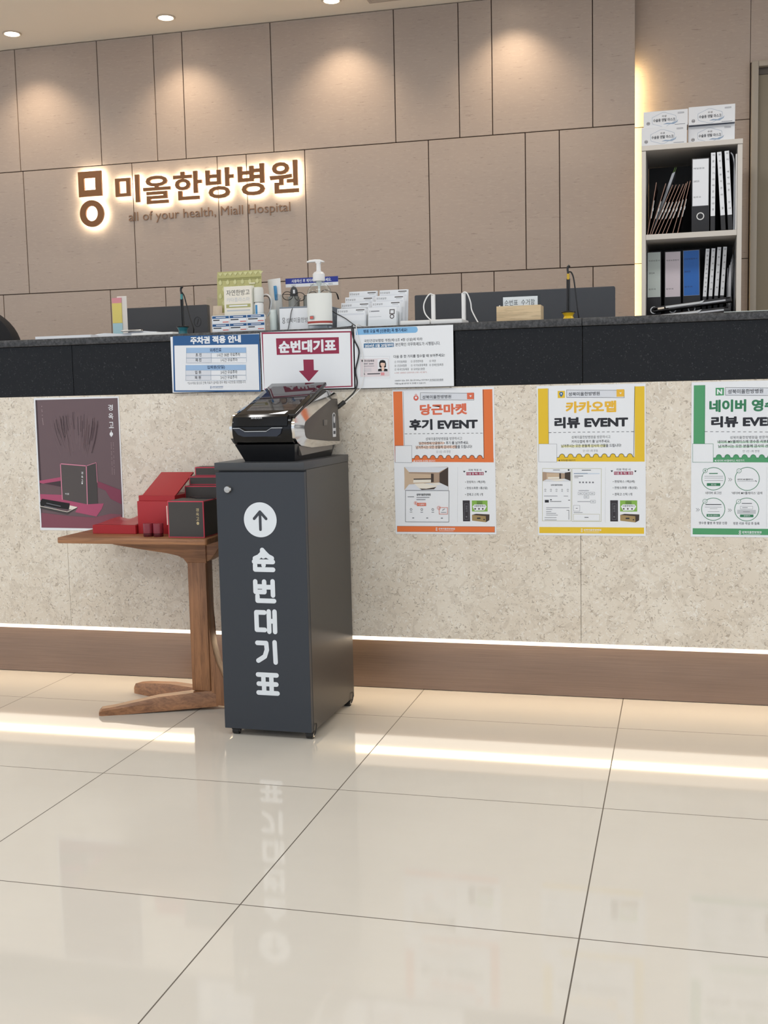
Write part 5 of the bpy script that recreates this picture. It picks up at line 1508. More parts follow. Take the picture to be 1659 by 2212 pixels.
# power cable and thin white cable over the counter edge
b = WB(); b.tube([(-0.978, -0.032, 0.868), (-0.974, -0.034, 0.875), (-0.963, -0.032, 0.889), (-0.945, -0.026, 0.905), (-0.925, -0.022, 0.925), (-0.918, -0.0185, 0.950), (-0.922, -0.0175, 0.985), (-0.913, -0.0175, 1.020), (-0.911, -0.0175, 1.045), (-0.925, -0.0175, 1.075), (-0.930, -0.0175, 1.100), (-0.930, -0.0125, 1.1155), (-0.938, 0.010, 1.1135), (-0.962, 0.032, 1.1132), (-0.988, 0.048, 1.1132), (-1.012, 0.068, 1.1132), (-1.018, 0.10, 1.1132), (-1.018, 0.30, 1.1132)], 0.0022, 8, smooth=5)
o = b.build('power_cable', BLACKP); tag(o, 'black power cable hanging over the counter edge to the ticket machine', 'cable')
k = WB(); k.tube([(-0.9715, -0.039, 0.8805), (-0.9545, -0.029, 0.8955)], 0.0065, 12); k.build('ferrite_bead', BLACKP, o)
b = WB(); b.tube([(-0.965, -0.035, 0.880), (-0.935, -0.024, 0.908), (-0.905, -0.0175, 0.940), (-0.898, -0.0165, 0.99), (-0.902, -0.0165, 1.04), (-0.914, -0.0165, 1.09), (-0.917, -0.0120, 1.1165), (-0.903, 0.010, 1.1122), (-0.875, 0.025, 1.1122), (-0.835, 0.026, 1.1122), (-0.806, 0.022, 1.1122)], 0.0013, 6, smooth=5)
tag(b.build('white_cable', WHITEP), 'thin white cable hanging beside the black power cable', 'cable')

# ================================================================== small wooden table with its gift boxes
tb = thing('side_table', 'small walnut table with one column and splayed feet beside the cabinet', 'table', (-1.40, -0.15, 0))
b = WB(); TZ = 0.5245
tp = []
for cx_, cy_, a0 in ((-1.742, -0.291, 180), (-1.293, -0.291, 270), (-1.293, -0.024, 0), (-1.742, -0.024, 90)):
    for k_ in range(5): tp.append((cx_ + 0.010 * math.cos(R(a0 + k_ * 22.5)), cy_ + 0.010 * math.sin(R(a0 + k_ * 22.5))))
b.prism(tp, 'z', TZ - 0.017, TZ, bev=0.003); b.build('tabletop', WOODX, tb)
b = WB(); b.prism([(-1.675, 0.5075), (-1.345, 0.5075), (-1.345, 0.435), (-1.4035, 0.430), (-1.408, 0.437), (-1.418, 0.449), (-1.435, 0.457), (-1.47, 0.464), (-1.55, 0.474), (-1.64, 0.487), (-1.665, 0.495)], 'y', -0.170, -0.125, bev=0.003); b.build('bracket', WOODX, tb)
b = WB(); b.box(-1.405, -0.172, 0.055, -1.346, -0.122, 0.44, 0.004, 2); b.build('column', WOODZ, tb)
b = WB(); arc = [(-1.346, 0.30), (-1.344, 0.24), (-1.338, 0.19), (-1.326, 0.14), (-1.308, 0.10), (-1.285, 0.075), (-1.26, 0.064), (-1.26, 0.012), (-1.346, 0.012)]
b.prism(arc, 'y', -0.168, -0.126, bev=0.002); b.build('gusset', WOODZ, tb)
b = WB(); b.prism([(-1.346, 0.5075), (-1.300, 0.5075), (-1.302, 0.488), (-1.315, 0.468), (-1.332, 0.448), (-1.346, 0.440)], 'y', -0.166, -0.10, bev=0.002); b.build('gusset', WOODX, tb)


def foot(tip, root, w0, h0, w1, h1):
    d = Vector((root[0] - tip[0], root[1] - tip[1], 0)); d.normalize(); n = Vector((-d.y, d.x, 0))
    k = WB(); vs = []
    T, Rr = Vector((*tip, 0)), Vector((*root, 0))
    secs = [(T, w0 * .78, h0 * .55, 0.0), (T + d * 0.008, w0, h0 * .9, 0), (T + d * 0.05, w0, h0 * 1.12, 0), (T.lerp(Rr, .5), (w0 + w1) / 2, h0 * .45 + h1 * .62, 0.004), (Rr, w1, h1, 0.010)]
    for p, w, h, z in secs:
        for sgn, top in ((-1, 0), (1, 0), (1, .75), (.72, 1), (-.72, 1), (-1, .75)):
            q_ = p + n * (w / 2 * sgn); vs.append((q_.x, q_.y, z + (h - z) * top))
    m = 6; fs = [tuple(range(m))[::-1], tuple(range((len(secs) - 1) * m, len(secs) * m))]
    for i in range(len(secs) - 1):
        for j in range(m): fs.append((i * m + j, i * m + (j + 1) % m, (i + 1) * m + (j + 1) % m, (i + 1) * m + j))
    k.add(vs, fs); return k


foot((-1.653, -0.278), (-1.336, -0.142), 0.040, 0.022, 0.052, 0.058).build('foot', WOODX, tb)
foot((-1.662, -0.020), (-1.36, -0.146), 0.040, 0.034, 0.050, 0.058).build('foot', WOODX, tb)

RED = mat('red_gift_paper', (172, 36, 43), 0.5); REDE = mat('red_box_edge', (198, 62, 82), 0.5); CHAR = mat('charcoal_box_paper', (66, 62, 60), 0.55)
GB = 'gift boxes on the small table'


def edged_box(b, x0, y0, z0, x1, y1, z1, e=0.003, right=True):
    """charcoal box whose edges show a red line"""
    b.box(x0, y0, z0, x1, y1, z1, 0.0006, 1, 1)
    k = 0.0004
    b.box(x0 + e, y0 - k, z0 + e, x1 - e, y0 + .001, z1 - e, mi=0)
    b.box(x0 + e, y0 + e, z1 - .001, x1 - e, y1 - e, z1 + k, mi=0)
    b.box(x1 - .001, y0 + e, z0 + e, x1 + k, y1 - e, z1 - e, mi=0)
    b.box(x0 - k, y0 + e, z0 + e, x0 + .001, y1 - e, z1 - e, mi=0)


def vert_text(b, s, x0, x1, ztop, h, gap, y, mi):
    for i, ch in enumerate(s):
        vs, fs = text_in(ch, (x0, ztop - i * gap - h, x1, ztop - i * gap), 0.012)
        b.add([(v[0], y, v[1]) for v in vs], fs, mi)


def charbox(label, x0, y0, z0, x1, y1, z1, txt=True, n=3, gz=0.02):
    b = WB(); b.fixn = False; edged_box(b, x0, y0, z0, x1, y1, z1)
    if txt:
        vert_text(b, '경옥고'[:n], x1 - 0.0235, x1 - 0.0145, z1 - gz, 0.0095, 0.0125, y0 - 0.0006, 2)
        if n == 3: b.add([(x1 - 0.019 + 0.0042 * math.cos(a * .785), y0 - .0006, z1 - gz - 0.0425 + 0.0048 * math.sin(a * .785)) for a in range(8)], [tuple(range(8))], 2)
    t = thing('gift_box', label, 'box', ((x0 + x1) / 2, (y0 + y1) / 2, z0), 0, GB)
    b.build('case', [CHAR, REDE, ink('gold')], t)
    return t


t = charbox('charcoal gift box with red edges and gold lettering at the front table corner', -1.411, -0.272, TZ, -1.3005, -0.175, TZ + 0.104)
b = WB(); b.box(-1.4145, -0.272, TZ + .036, -1.4117, -0.24, TZ + .09, 0.0004, 1); b.build('card_tab', mat('cream_card', (238, 206, 196), 0.6), t)
b = WB(); b.prism([(-1.385, -0.178), (-1.300, -0.186), (-1.296, -0.20), (-1.35, -0.207)], 'z', TZ + .1048, TZ + .108)
tag(b.build('black_leaflet', mat('black_foil', (34, 32, 34), 0.3)), 'black folded leaflet lying on the front charcoal gift box', 'leaflet')
# opened red presentation box behind
rb = thing('gift_box', 'open red presentation box with its lid tilted up', 'box', (-1.49, -0.13, TZ), 0, GB)
b = WB(); b.box(-1.545, -0.195, TZ, -1.422, -0.065, TZ + 0.096, 0.0012, 2); b.build('outer_case', RED, rb)
b = WB(); b.box(-1.5415, -0.191, TZ + .0962, -1.426, -0.069, TZ + 0.112, 0.0008, 1); b.build('inner_tray', mat('red_gift_paper'), rb)
b = WB(); b.prism([(-0.186, TZ + .1122), (-0.176, TZ + .1122), (-0.050, TZ + .1675), (-0.056, TZ + .171)], 'x', -1.532, -1.4265, bev=0.0005)
b.prism([(-0.170, TZ + .1122), (-0.060, TZ + .1122), (-0.054, TZ + .1665)], 'x', -1.531, -1.529); b.build('lid', mat('red_lid_paper', (178, 50, 56), 0.45), rb)
# stacked charcoal boxes at the back
charbox('charcoal gift box half hidden behind the cabinet, lowest of the back stack', -1.428, -0.118, TZ, -1.300, -0.060, TZ + .134, True, 2, .016)
charbox('charcoal gift box half hidden behind the cabinet, middle of the back stack', -1.4255, -0.090, TZ + .1345, -1.298, -0.030, TZ + .160, False)
charbox('charcoal gift box half hidden behind the cabinet, topmost of the back stack', -1.411, -0.078, TZ + .1605, -1.300, -0.026, TZ + .187, False)
# flat red tray with cloth
rt_ = thing('gift_tray', 'flat red gift tray with a folded red cloth at the table left side', 'tray', (-1.62, -0.13, TZ), 0, GB)
b = WB(); b.box(-1.688, -0.205, TZ, -1.548, -0.045, TZ + .026, 0.001, 1); b.build('tray', mat('red_gift_paper'), rt_)
b = WB(); nx, ny = 10, 10; vs = []; fs = []
for i in range(nx + 1):
    for j in range(ny + 1):
        u, v = i / nx, j / ny; vs.append((-1.682 + 0.130 * u, -0.20 + 0.150 * v, TZ + .0265 + 0.006 * (1 + math.sin(7 * u + 2.5 * v)) * v * .8 + .010 * v * max(0, 1 - abs(u - .55) * 3.5)))
for i in range(nx):
    for j in range(ny): fs.append((i * (ny + 1) + j, (i + 1) * (ny + 1) + j, (i + 1) * (ny + 1) + j + 1, i * (ny + 1) + j + 1))
b.add(vs, fs); b.build('cloth', mat('red_satin', (184, 60, 66), 0.35), rt_, angle=80)
for x, lab in ((-1.4835, 'left of the two dark red ribbed jars before the red box'), (-1.4525, 'right of the two dark red ribbed jars before the red box')):
    t = thing('gift_jar', lab, 'jar', (x, -0.252, TZ), 0, 'small red jars on the table')
    b = B(); b.lathe([(0.0135, 0), (0.0145, 0.002), (0.0145, 0.009), (0.0138, 0.0098)], seg=28); b.build('base', mat('jar_base', (84, 22, 30), 0.25), t)
    b = B(); b.lathe([(0.0138, 0.0098), (0.0148, 0.0105), (0.0148, 0.0355), (0.0138, 0.038), (0, 0.0385)], seg=28); b.build('lid', mat('jar_lid', (132, 40, 52), 0.3), t)

# ================================================================== things on and behind the counter
CT = 1.1107                                  # counter top surface
NAVYT = mat('dark_monitor_shell', (52, 54, 60), 0.5); MON2 = mat('slate_monitor_shell', (58, 62, 70), 0.55)


def monitor(name, label, x0, x1, z0, z1, y, shell, rz=0.0, badge=None):
    cx = (x0 + x1) / 2
    t = thing(name, label, 'monitor', (cx, y, 0.7455), rz)
    w = (x1 - x0) / 2; h0, h1 = z0 - 0.7455, z1 - 0.7455
    b = B(); b.box(-w, 0.0, h0, w, 0.028, h1, 0.005, 2); b.build('panel_shell', shell, t)
    b = B(); b.box(-w + .008, 0.0275, h0 + .012, w - .008, 0.0292, h1 - .008); b.build('screen', mat('screen_glass'), t)
    b = B(); b.box(-w * .35, -0.018, h0 + (h1 - h0) * .12, w * .35, 0.002, h0 + (h1 - h0) * .55, 0.006, 2); b.build('rear_housing', shell, t)
    b = B(); b.box(-0.025, -0.035, 0.008, 0.025, -0.012, h0 + (h1 - h0) * .3, 0.004, 2); b.build('stand_neck', BLACKP, t)
    b = B(); b.box(-0.11, -0.09, 0.0, 0.11, 0.08, 0.009, 0.003, 2); b.build('stand_base', BLACKP, t)
    if badge:
        bx, bz = badge[0] - cx, badge[1] - 0.7455
        b = B(); annulus(b, ringpts(bx, bz, .0145, .0185, 28), ringpts(bx, bz, .0125, .0165, 28), -0.0008, 0.001)
        b.prism([(bx - .004, bz - .010), (bx - .001, bz - .010), (bx + .006, bz + .011), (bx + .003, bz + .011)], 'y', -.0008, .001)
        b.build('badge', mat('dark_badge', (24, 24, 27), 0.3), t)
    return t


monitor('monitor', 'small dark monitor seen from behind with a round badge, left end of counter', -2.040, -1.693, 1.005, 1.2585, 0.70, NAVYT, 0, (-1.733, 1.197))
monitor('monitor', 'wide slate monitor seen from behind, under the long bare wall', -0.913, -0.227, 0.87, 1.257, 0.70, MON2)
# office chair at the left edge
t = thing('office_chair', 'black rounded office chair back cut by the left edge', 'chair', (-3.10, 1.25, 0.0))
b = B(); pts = []
for k in range(25):
    a = math.pi * k / 24; pts.append((0.262 * math.cos(a), 1.150 + 0.200 * math.sin(a)))
pts += [(-0.25, 0.62), (0.25, 0.62)]
b.prism(pts, 'y', -0.03, 0.04, bev=0.015); b.build('backrest', mat('black_fabric', (22, 23, 28), 0.85), t)
b = B(); b.box(-0.25, -0.50, 0.44, 0.25, -0.02, 0.52, 0.03, 3); b.build('seat', mat('black_fabric'), t)
b = B(); b.cyl((0, -0.26, 0.08), (0, -0.26, 0.45), 0.03, 16); b.box(-.03, -.05, .44, .03, .01, .70, .01); b.build('gas_lift', BLACKP, t)
for k in range(5):
    a = 2 * math.pi * k / 5; b = B(); b.tube([(0, -0.26, 0.09), (0.28 * math.cos(a), -0.26 + 0.28 * math.sin(a), 0.065)], 0.018, 8); b.cyl((0.28 * math.cos(a) - .015, -0.26 + 0.28 * math.sin(a), .028), (0.28 * math.cos(a) + .015, -0.26 + 0.28 * math.sin(a), .028), .028, 14); b.build('base_leg', BLACKP, t)

# index flags standing behind the left monitor
t = thing('index_flag_card', 'pink yellow and blue index flag card beside the left monitor', 'sticky notes', (-1.890, 0.40, CT))
b = B(); b.box(-0.009, 0.004, 0, 0.0275, 0.007, 0.162, 0.001, 1); b.build('backing_card', mat('flag_backing', (232, 226, 220), 0.5), t)
for nm, z0, z1, c in (('flag', 0.139, 0.157, (226, 152, 160)), ('flag', 0.071, 0.139, (232, 214, 120)), ('flag', 0.0, 0.0705, (176, 212, 222))):
    b = B(); b.box(-0.0265, 0.0, z0, 0.009, 0.0035, z1); b.build(nm, mat('flag_%d_%d_%d' % c, c, 0.6), t)

# loose papers and trays on the left part of the counter
b = WB(); b.prism([(-1.985, 0.02), (-1.79, 0.02), (-1.77, 0.20), (-2.00, 0.20)], 'z', CT + .0002, CT + .010); tag(b.build('paper_stack', PAPERW), 'thin stack of white papers lying left of the clipboard on the counter', 'paper')
t = thing('clipboard', 'dark clipboard with white pages lying on the counter before the left monitor', 'clipboard', (-1.69, 0.16, CT))
b = WB(); b.box(-1.835, 0.05, CT + .0004, -1.58, 0.29, CT + .004, 0.0012, 1); b.build('board', mat('dark_blue_board', (40, 42, 54), 0.4), t)
b = WB(); vs = []; fs = []
for i in range(13):
    for j in range(2): vs.append((-1.825 + .24 * i / 12, 0.06 + .22 * j, CT + .009 + .005 * math.sin(i * .52) ** 2 + .005 * (i / 12)))
for i in range(12): fs.append((i * 2, i * 2 + 2, i * 2 + 3, i * 2 + 1))
k0 = len(vs); vs += [(v[0], v[1], CT + .0042) for v in vs]
fs += [tuple(q + k0 for q in f)[::-1] for f in fs]
for i in range(12): fs += [(i * 2, i * 2 + 2, k0 + i * 2 + 2, k0 + i * 2), (i * 2 + 1, i * 2 + 3, k0 + i * 2 + 3, k0 + i * 2 + 1)]
fs += [(0, 1, k0 + 1, k0), (24, 25, k0 + 25, k0 + 24)]
b.add(vs, fs); b.build('pages', PAPERW, t, angle=70)
b = WB(); b.box(-1.70, 0.045, CT + .0165, -1.63, 0.06, CT + .0215, 0.002, 2); b.build('clip', STEEL, t)
b = WB(); b.prism([(-1.645, 0.012), (-1.508, 0.012), (-1.500, 0.036), (-1.66, 0.036)], 'z', CT + .0002, CT + .008, bev=0.001); tag(b.build('envelope_stack', mat('envelope_white', (240, 240, 238), 0.5)), 'small stack of white envelopes before the teal pen stand', 'paper')
b = WB(); b.prism([(0.10, 0.03), (0.42, 0.03), (0.42, 0.24), (0.13, 0.24)], 'z', CT + .0002, CT + .004); tag(b.build('paper_stack', mat('pale_green_paper', (222, 232, 228), 0.6)), 'pale paper stack at the right end of the counter', 'paper')


# tethered pens
def pen_stand(label, loc_, base_c, collar_c, h, flare, cord_pts, low=False):
    t = thing('pen_stand', label, 'pen stand', loc_, 0, 'tethered counter pens')
    if low:
        pr = [(0.0, 0), (0.0165, 0.0), (0.017, 0.0035), (0.0145, 0.009), (0.0125, 0.013), (0.0145, 0.018), (0.0175, 0.0215), (0.0175, 0.023), (0, 0.023)]
    else:
        pr = [(0.0, 0), (0.015, 0.0), (0.0155, 0.004), (0.0135, 0.012), (0.0135, 0.018), (0.0175, 0.026), (0.0175, 0.0275), (0, 0.0275)]
    b = B(); b.lathe(pr, seg=28); b.build('base', mat('pen_base_%d_%d_%d' % base_c, base_c, 0.3), t)
    zt = pr[-1][1]
    b = B(); b.lathe([(0, zt), (0.020, zt), (0.0205, zt + .0012), (0.0195, zt + .0035), (0.006, zt + .005), (0, zt + .005)], seg=28); b.build('base_plate', BLACKP, t)
    b = B(); b.cyl((-.0028, 0, zt + .004), (-.0028, 0, h - .022), .0026, 12); b.cyl((.0026, 0, zt + .004), (.0026, 0, h - .022), .0026, 12); b.build('barrel', mat('pen_barrel', (24, 22, 22), 0.3), t)
    b = B(); b.cyl((0, 0, h - .024), (0, 0, h - .008), .0042, 14); b.build('collar', mat('pen_collar_%d_%d_%d' % collar_c, collar_c, 0.35, 0.3), t)
    b = B(); b.tube([(0, 0, h - .009), (-.0018, 0, h + .004), (-.001, 0, h + .011), (.004, 0, h + .015)], [.003, .0032, .0034, .0042, .0042], 10, smooth=1); b.build('tip', BLACKP, t)
    b = B(); b.tube(cord_pts, .0021, 8, smooth=5); b.build('cord', BLACKP, t)
    return t


pen_stand('black pen upright in a teal stand, before the small left monitor', (-1.5235, 0.12, CT), (40, 112, 124), (74, 140, 142), 0.138, True,
          [(.001, .001, .136), (.007, .003, .125), (.013, .005, .098), (.021, .006, .062), (.029, .008, .034), (.032, .010, .020), (.026, .016, .006), (.016, .018, .003), (.012, .0145, .004)])
pen_stand('black pen upright in a yellow spool stand, before the wide monitor', (-0.3215, 0.10, CT), (238, 196, 40), (206, 168, 52), 0.140, False,
          [(.001, .001, .137), (.008, .002, .136), (.014, .003, .122), (.018, .004, .096), (.022, .006, .062), (.026, .008, .026), (.028, .012, .004), (.018, .016, .003), (.013, .012, .004)], True)

# clear product box with its price label, and the things standing in it
t = thing('acrylic_display_box', 'clear acrylic box with a six field price label at its front', 'display box', (-1.30, 0.12, CT))
x0, x1, y0, y1, H = -1.412, -1.186, 0.055, 0.195, 0.112
b = WB(); k = .0022
for q in ((x0, y0, CT, x1, y0 + k, CT + .058), (x0, y1 - k, CT, x1, y1, CT + H), (x0, y0 + k, CT, x0 + k, y1 - k, CT + H), (x1 - k, y0 + k, CT, x1, y1 - k, CT + H), (x0 + k, y0 + k, CT, x1 - k, y1 - k, CT + k)): b.box(*q)
b.build('case', ACR, t)
sh = Sheet(172, 49)
for r_ in range(2):
    for c_ in range(3):
        x, y = 1.5 + c_ * 57, 1.5 + r_ * 24
        sh.poly([(x, y), (x + 55, y), (x + 55, y + 7.5), (x, y + 7.5)], 'navy'); sh.line([(x, y), (x + 55, y), (x + 55, y + 22), (x, y + 22), (x, y)], .5, 'midgrey')
        sh.poly([(x + 12, y + 2.6), (x + 44, y + 2.6), (x + 44, y + 5), (x + 12, y + 5)], 'paper'); sh.poly([(x + 3, y + 10.5), (x + 24 + 5 * ((r_ + c_) % 3), y + 10.5), (x + 24 + 5 * ((r_ + c_) % 3), y + 13.5), (x + 3, y + 13.5)], 'ink')
        sh.poly([(x + 34, y + 17), (x + 53, y + 17), (x + 53, y + 19.5), (x + 34, y + 19.5)], 'salmon')
o = sh.build('price_label', (-1.396 + 1.30, 0.0542 - 0.12, 0.0535), parent=t)
# green pouch
t = thing('pouch', 'tall olive green patterned pouch with zip band standing in the acrylic box', 'pouch', (-1.3290, 0.112, CT + .0025), 0.0, None, (R(-3), 0, R(-1)))
b = B(); W2 = 0.0738; n = 10
vs = []; fs = []
for side in (-1, 1):
    for i in range(9):
        for j in range(n + 1):
            u = -1 + 2 * i / 8; v = j / n; d = 0.012 * (1 - abs(u) ** 3) * max(0, 1 - v * 1.25) + .0006
            vs.append((u * W2 * (1 - .02 * (v > .97)), side * d, v * 0.190))
m = 9 * (n + 1)
for s_ in range(2):
    for i in range(8):
        for j in range(n):
            a = s_ * m + i * (n + 1) + j; q = (a, a + n + 1, a + n + 2, a + 1); fs.append(q if s_ == 0 else q[::-1])
for j in range(n): fs += [(j, j + 1, m + j + 1, m + j), (8 * (n + 1) + j, m + 8 * (n + 1) + j, m + 8 * (n + 1) + j + 1, 8 * (n + 1) + j + 1)]
for i in range(8):
    a = i * (n + 1); fs += [(a, m + a, m + a + n + 1, a + n + 1), (a + n, a + 2 * n + 1, m + a + 2 * n + 1, m + a + n)]
b.add(vs, fs); b.build('bag', mat('olive_foil', (186, 182, 122), 0.34), t, angle=60)
b = B(); b.fixn = False
for r_ in range(7):
    for c_ in range(6):
        x, z = -.062 + c_ * .0245 + (.012 if r_ % 2 else 0), .158 - r_ * .021
        if x > .068: continue
        d = 0.012 * (1 - abs(x / W2) ** 3) * max(0, 1 - (z / .194) * 1.25) + .0022
        b.add([(x + .0058 * math.sin(a) * (1 if math.cos(a) < 0 else .8 - .4 * math.cos(a)), -d, z + .0085 * math.cos(a)) for a in [2 * math.pi * k_ / 12 for k_ in range(12)]], [tuple(range(12))])
for c_ in range(9): b.add([(-.070 + c_ * .0168, -.0021, .186), (-.062 + c_ * .0168, -.0021, .176), (-.054 + c_ * .0168, -.0021, .186)], [(0, 1, 2)])
b.build('leaf_pattern', mat('olive_pattern', (206, 204, 150), 0.34), t)
b = B(); b.box(-.070, -.0032, .1675, .072, .0032, .1705, .001); b.box(-.070, -.0028, .1635, .072, .0028, .165, .0007); b.build('zip_band', mat('olive_zip', (160, 158, 96), 0.4), t)
b = B(); b.box(.034, -.0032, .1475, .054, -.0022, .1525, .0015); b.build('notch_sticker', mat('cream_card2', (226, 222, 190), 0.4), t)
# white carton
t = thing('product_carton', 'white carton with green leaf print standing before the olive pouch', 'box', (-1.3145, 0.070, CT + .0025), -0.02)
b = B(); b.box(-.0458, 0, 0, .0458, .020, .1385, .0012, 2); b.build('carton', mat('carton_white', (232, 232, 220), 0.45), t)
sh = Sheet(90.6, 136.5, paper='cream')
sh.text('자연한방고', 8, 10, 84, 27, 'ink', .0); sh.text('카타플라스마', 8, 33, 84, 46, 'midgrey', .0)
sh.poly([(6, 53), (86, 53), (86, 64), (6, 64)], 'olive'); sh.poly([(16, 56), (76, 56), (76, 60), (16, 60)], 'paper'); sh.poly([(8, 70), (84, 70), (84, 74), (8, 74)], 'midgrey')
for k_ in range(5): sh.poly([(4 + k_ * 17, 108), (12 + k_ * 17, 86), (20 + k_ * 17, 108)], 'palegreen' if k_ % 2 else 'olive')
sh.poly([(2, 112), (90, 112), (90, 138), (2, 138)], 'palegreen')
o = sh.build('front_print', (-.0453, -.0006, .1377), parent=t)
# roll-on bottle
t = thing('roll_on_bottle', 'white capped roll-on bottle with blue label in the acrylic box', 'bottle', (-1.2545, 0.088, CT + .0025))
b = B(); b.lathe([(0, 0), (.0135, 0), (.0145, .003), (.0145, .082), (.0125, .0875), (0, .0885)], seg=28); b.build('body', WHITEP, t)
b = B(); b.lathe([(.0152, .0885), (.0155, .0895), (.0155, .126), (.0135, .1335), (0, .135)], seg=28); b.build('cap', mat('cap_white', (226, 226, 220), 0.4), t)
b = B(); b.box(-.006, -.0152, .052, .0005, -.0135, .080, .0006, 1); b.build('label_stripe', mat('label_blue', (60, 140, 196), 0.4), t)
# white tube standing on its cap, and a blue tube
t = thing('cream_tube', 'large white flat topped tube leaning at right end of acrylic box', 'tube', (-1.218, 0.158, CT + .0025), 0, None, (R(-3), R(-5), 0))
b = B(); vs = []; fs = []; ns = 20
for z, rx, ry in ((0.026, .0165, .0165), (.04, .0195, .0180), (.085, .0200, .0130), (.13, .0205, .006), (.158, .0210, .0012), (.166, .0210, .0010)):
    for k_ in range(ns): vs.append((rx * math.cos(2 * math.pi * k_ / ns), ry * math.sin(2 * math.pi * k_ / ns), z))
for i in range(5):
    for k_ in range(ns): fs.append((i * ns + k_, i * ns + (k_ + 1) % ns, (i + 1) * ns + (k_ + 1) % ns, (i + 1) * ns + k_))
fs += [tuple(range(ns))[::-1], tuple(range(5 * ns, 6 * ns))]
b.add(vs, fs); b.build('tube_body', WHITEP, t, angle=60)
b = B(); b.lathe([(0, 0), (.0165, 0), (.017, .002), (.0168, .0255), (0, .026)], seg=24); b.build('cap', mat('cap_white'), t)
b = B(); b.box(.0015, -.0145, .098, .010, -.0085, .142, .001); b.build('print_stripe', mat('label_blue'), t)
t = thing('blister_pack', 'clear crumpled blister pack with a modelled white loop in the acrylic box', 'packet', (-1.232, 0.098, CT + .0025), 0.1)
b = B(); vs = []; fs = []
for i in range(7):
    for j in range(9): vs.append((-.022 + .0073 * i, .003 * math.sin(i * 2.1 + j * 1.7) + .002 * math.cos(j * 2.9), .0125 * j))
for i in range(6):
    for j in range(8): fs.append((i * 9 + j, (i + 1) * 9 + j, (i + 1) * 9 + j + 1, i * 9 + j + 1))
b.add(vs, fs); b.build('film', m_acrylic('crumpled_film', (.90, .93, .96), .35), t, angle=20)
b = B(); b.tube([(-.020, .008, .098), (-.010, .007, .112), (.004, .007, .110), (.012, .007, .092), (.008, .007, .066), (-.002, .008, .046)], .0018, 8, smooth=5); b.build('glint', WHITEP, t)  # glare on the clear plastic, shaped as a white curve
b = B(); b.tube([(-.020, .0045, .094), (-.010, .0045, .1075), (.003, .0045, .1055), (.0085, .0045, .091), (.005, .0045, .068)], .0013, 8, smooth=5); b.build('dark_glint_edge', BLACKP, t)  # dark side of the glare, shaped as a thin curve
t = thing('ointment_tube', 'small pale ointment tube at the right corner of the acrylic box', 'tube', (-1.2065, 0.085, CT + .0025))
b = B(); b.lathe([(0, 0), (.012, 0), (.0125, .02), (.0120, .021), (.0125, .048), (.0105, .052), (.0105, .064), (0, .065)], seg=24); b.build('tube_body', mat('pale_tube', (218, 226, 224), 0.4), t)
t = thing('sample_sachets', 'crumpled beige sample sachets at the left end of the acrylic box', 'sachet', (-1.388, 0.10, CT + .0025))
for k_, (dx, dy, rz_, hh) in enumerate(((-.008, 0, .15, .085), (.004, .014, -.2, .072), (.010, -.012, .35, .062))):
    b = B(); vs = []; fs = []
    for i in range(5):
        for j in range(7):
            x = -.014 + .007 * i; vs.append((dx + x * math.cos(rz_), dy + x * math.sin(rz_) + .003 * math.sin(i * 1.9 + j * 1.3 + k_), hh * j / 6))
    for i in range(4):
        for j in range(6): fs.append((i * 7 + j, (i + 1) * 7 + j, (i + 1) * 7 + j + 1, i * 7 + j + 1))
    b.add(vs, fs); b.build('sachet', mat('beige_sachet', (222, 202, 180), 0.45), t, angle=25)

# reading-glasses stand
t = thing('glasses_stand', 'reading glasses stand with blue header sign and white name card', 'stand', (-1.11, 0.12, CT))
b = WB(); b.box(-1.181, 0.066, CT, -1.030, 0.20, CT + .072, 0.002, 1); b.build('box', mat('stand_grey', (118, 128, 140), 0.4), t)
for x in (-1.179, -1.131, -1.083):
    b = WB(); b.lathe([(.0165, 0), (.0172, 0), (.0172, .036), (.0158, .036), (.0158, .001), (0, .001)], (x + .018, .145, CT + .0722), 28); b.build('cup', mat('cup_grey', (146, 146, 140), 0.35, 0.4), t)
b = WB(); b.box(-1.2085, 0.2005, CT, -1.028, 0.2035, CT + .172, 0.0006, 1); b.build('back_plate', ACR, t)
sh = Sheet(172, 27)
sh.poly([(0, 0), (172, 0), (172, 17), (0, 17)], 'blue'); sh.text('사용하신 후 제자리에 놓아주세요.', 20, 3.5, 150, 14, 'paper', .02)
for x, s_ in ((19, '200도'), (80, '250도'), (140, '300도')): sh.text(s_, x, 19.5, x + 15, 25, 'grey', .0)
sh.build('header_sign', (-1.2065 + 1.11, 0.1998 - .12, .1700), parent=t)
sh = Sheet(150, 66, paper='paper')
sh.ring(14, 36, 0.01, 0.01, 'grey')
sh.line([(10, 28), (16, 28), (16, 34.5), (10, 34.5), (10, 28)], 1.4, 'slate'); sh.ring(13, 40.5, 3.2, 1.5, 'slate')
sh.text('성북미올한방병원', 21, 28, 112, 43, 'slate', .0)
sh.build('name_card', (-1.1805 + 1.11, 0.0652 - .12, .0670), parent=t)


def glasses(label, lo, rot, sc=1.0):
    t = thing('reading_glasses', label, 'glasses', lo, 0, 'reading glasses in the stand', rot)
    b = B()
    for sx in (-1, 1):
        b.tube([(sx * .020 + .0165 * math.cos(a), 0, .0125 * math.sin(a)) for a in [2 * math.pi * k_ / 20 for k_ in range(20)]], .0012, 6, closed=True)
    b.tube([(-.004, 0, .003), (0, 0, .005), (.004, 0, .003)], .0012, 6); b.build('frame', BLACKP, t)
    for sx in (-1, 1):
        b = B(); b.tube([(sx * .0365, 0, .004), (sx * .037, .03, .004), (sx * .0365, .065, .003), (sx * .036, .080, -.006), (sx * .0355, .088, -.016)], [.0012] * 10 + [.0022] * 20, 6, smooth=4); b.build('temple', BLACKP, t)
    return t


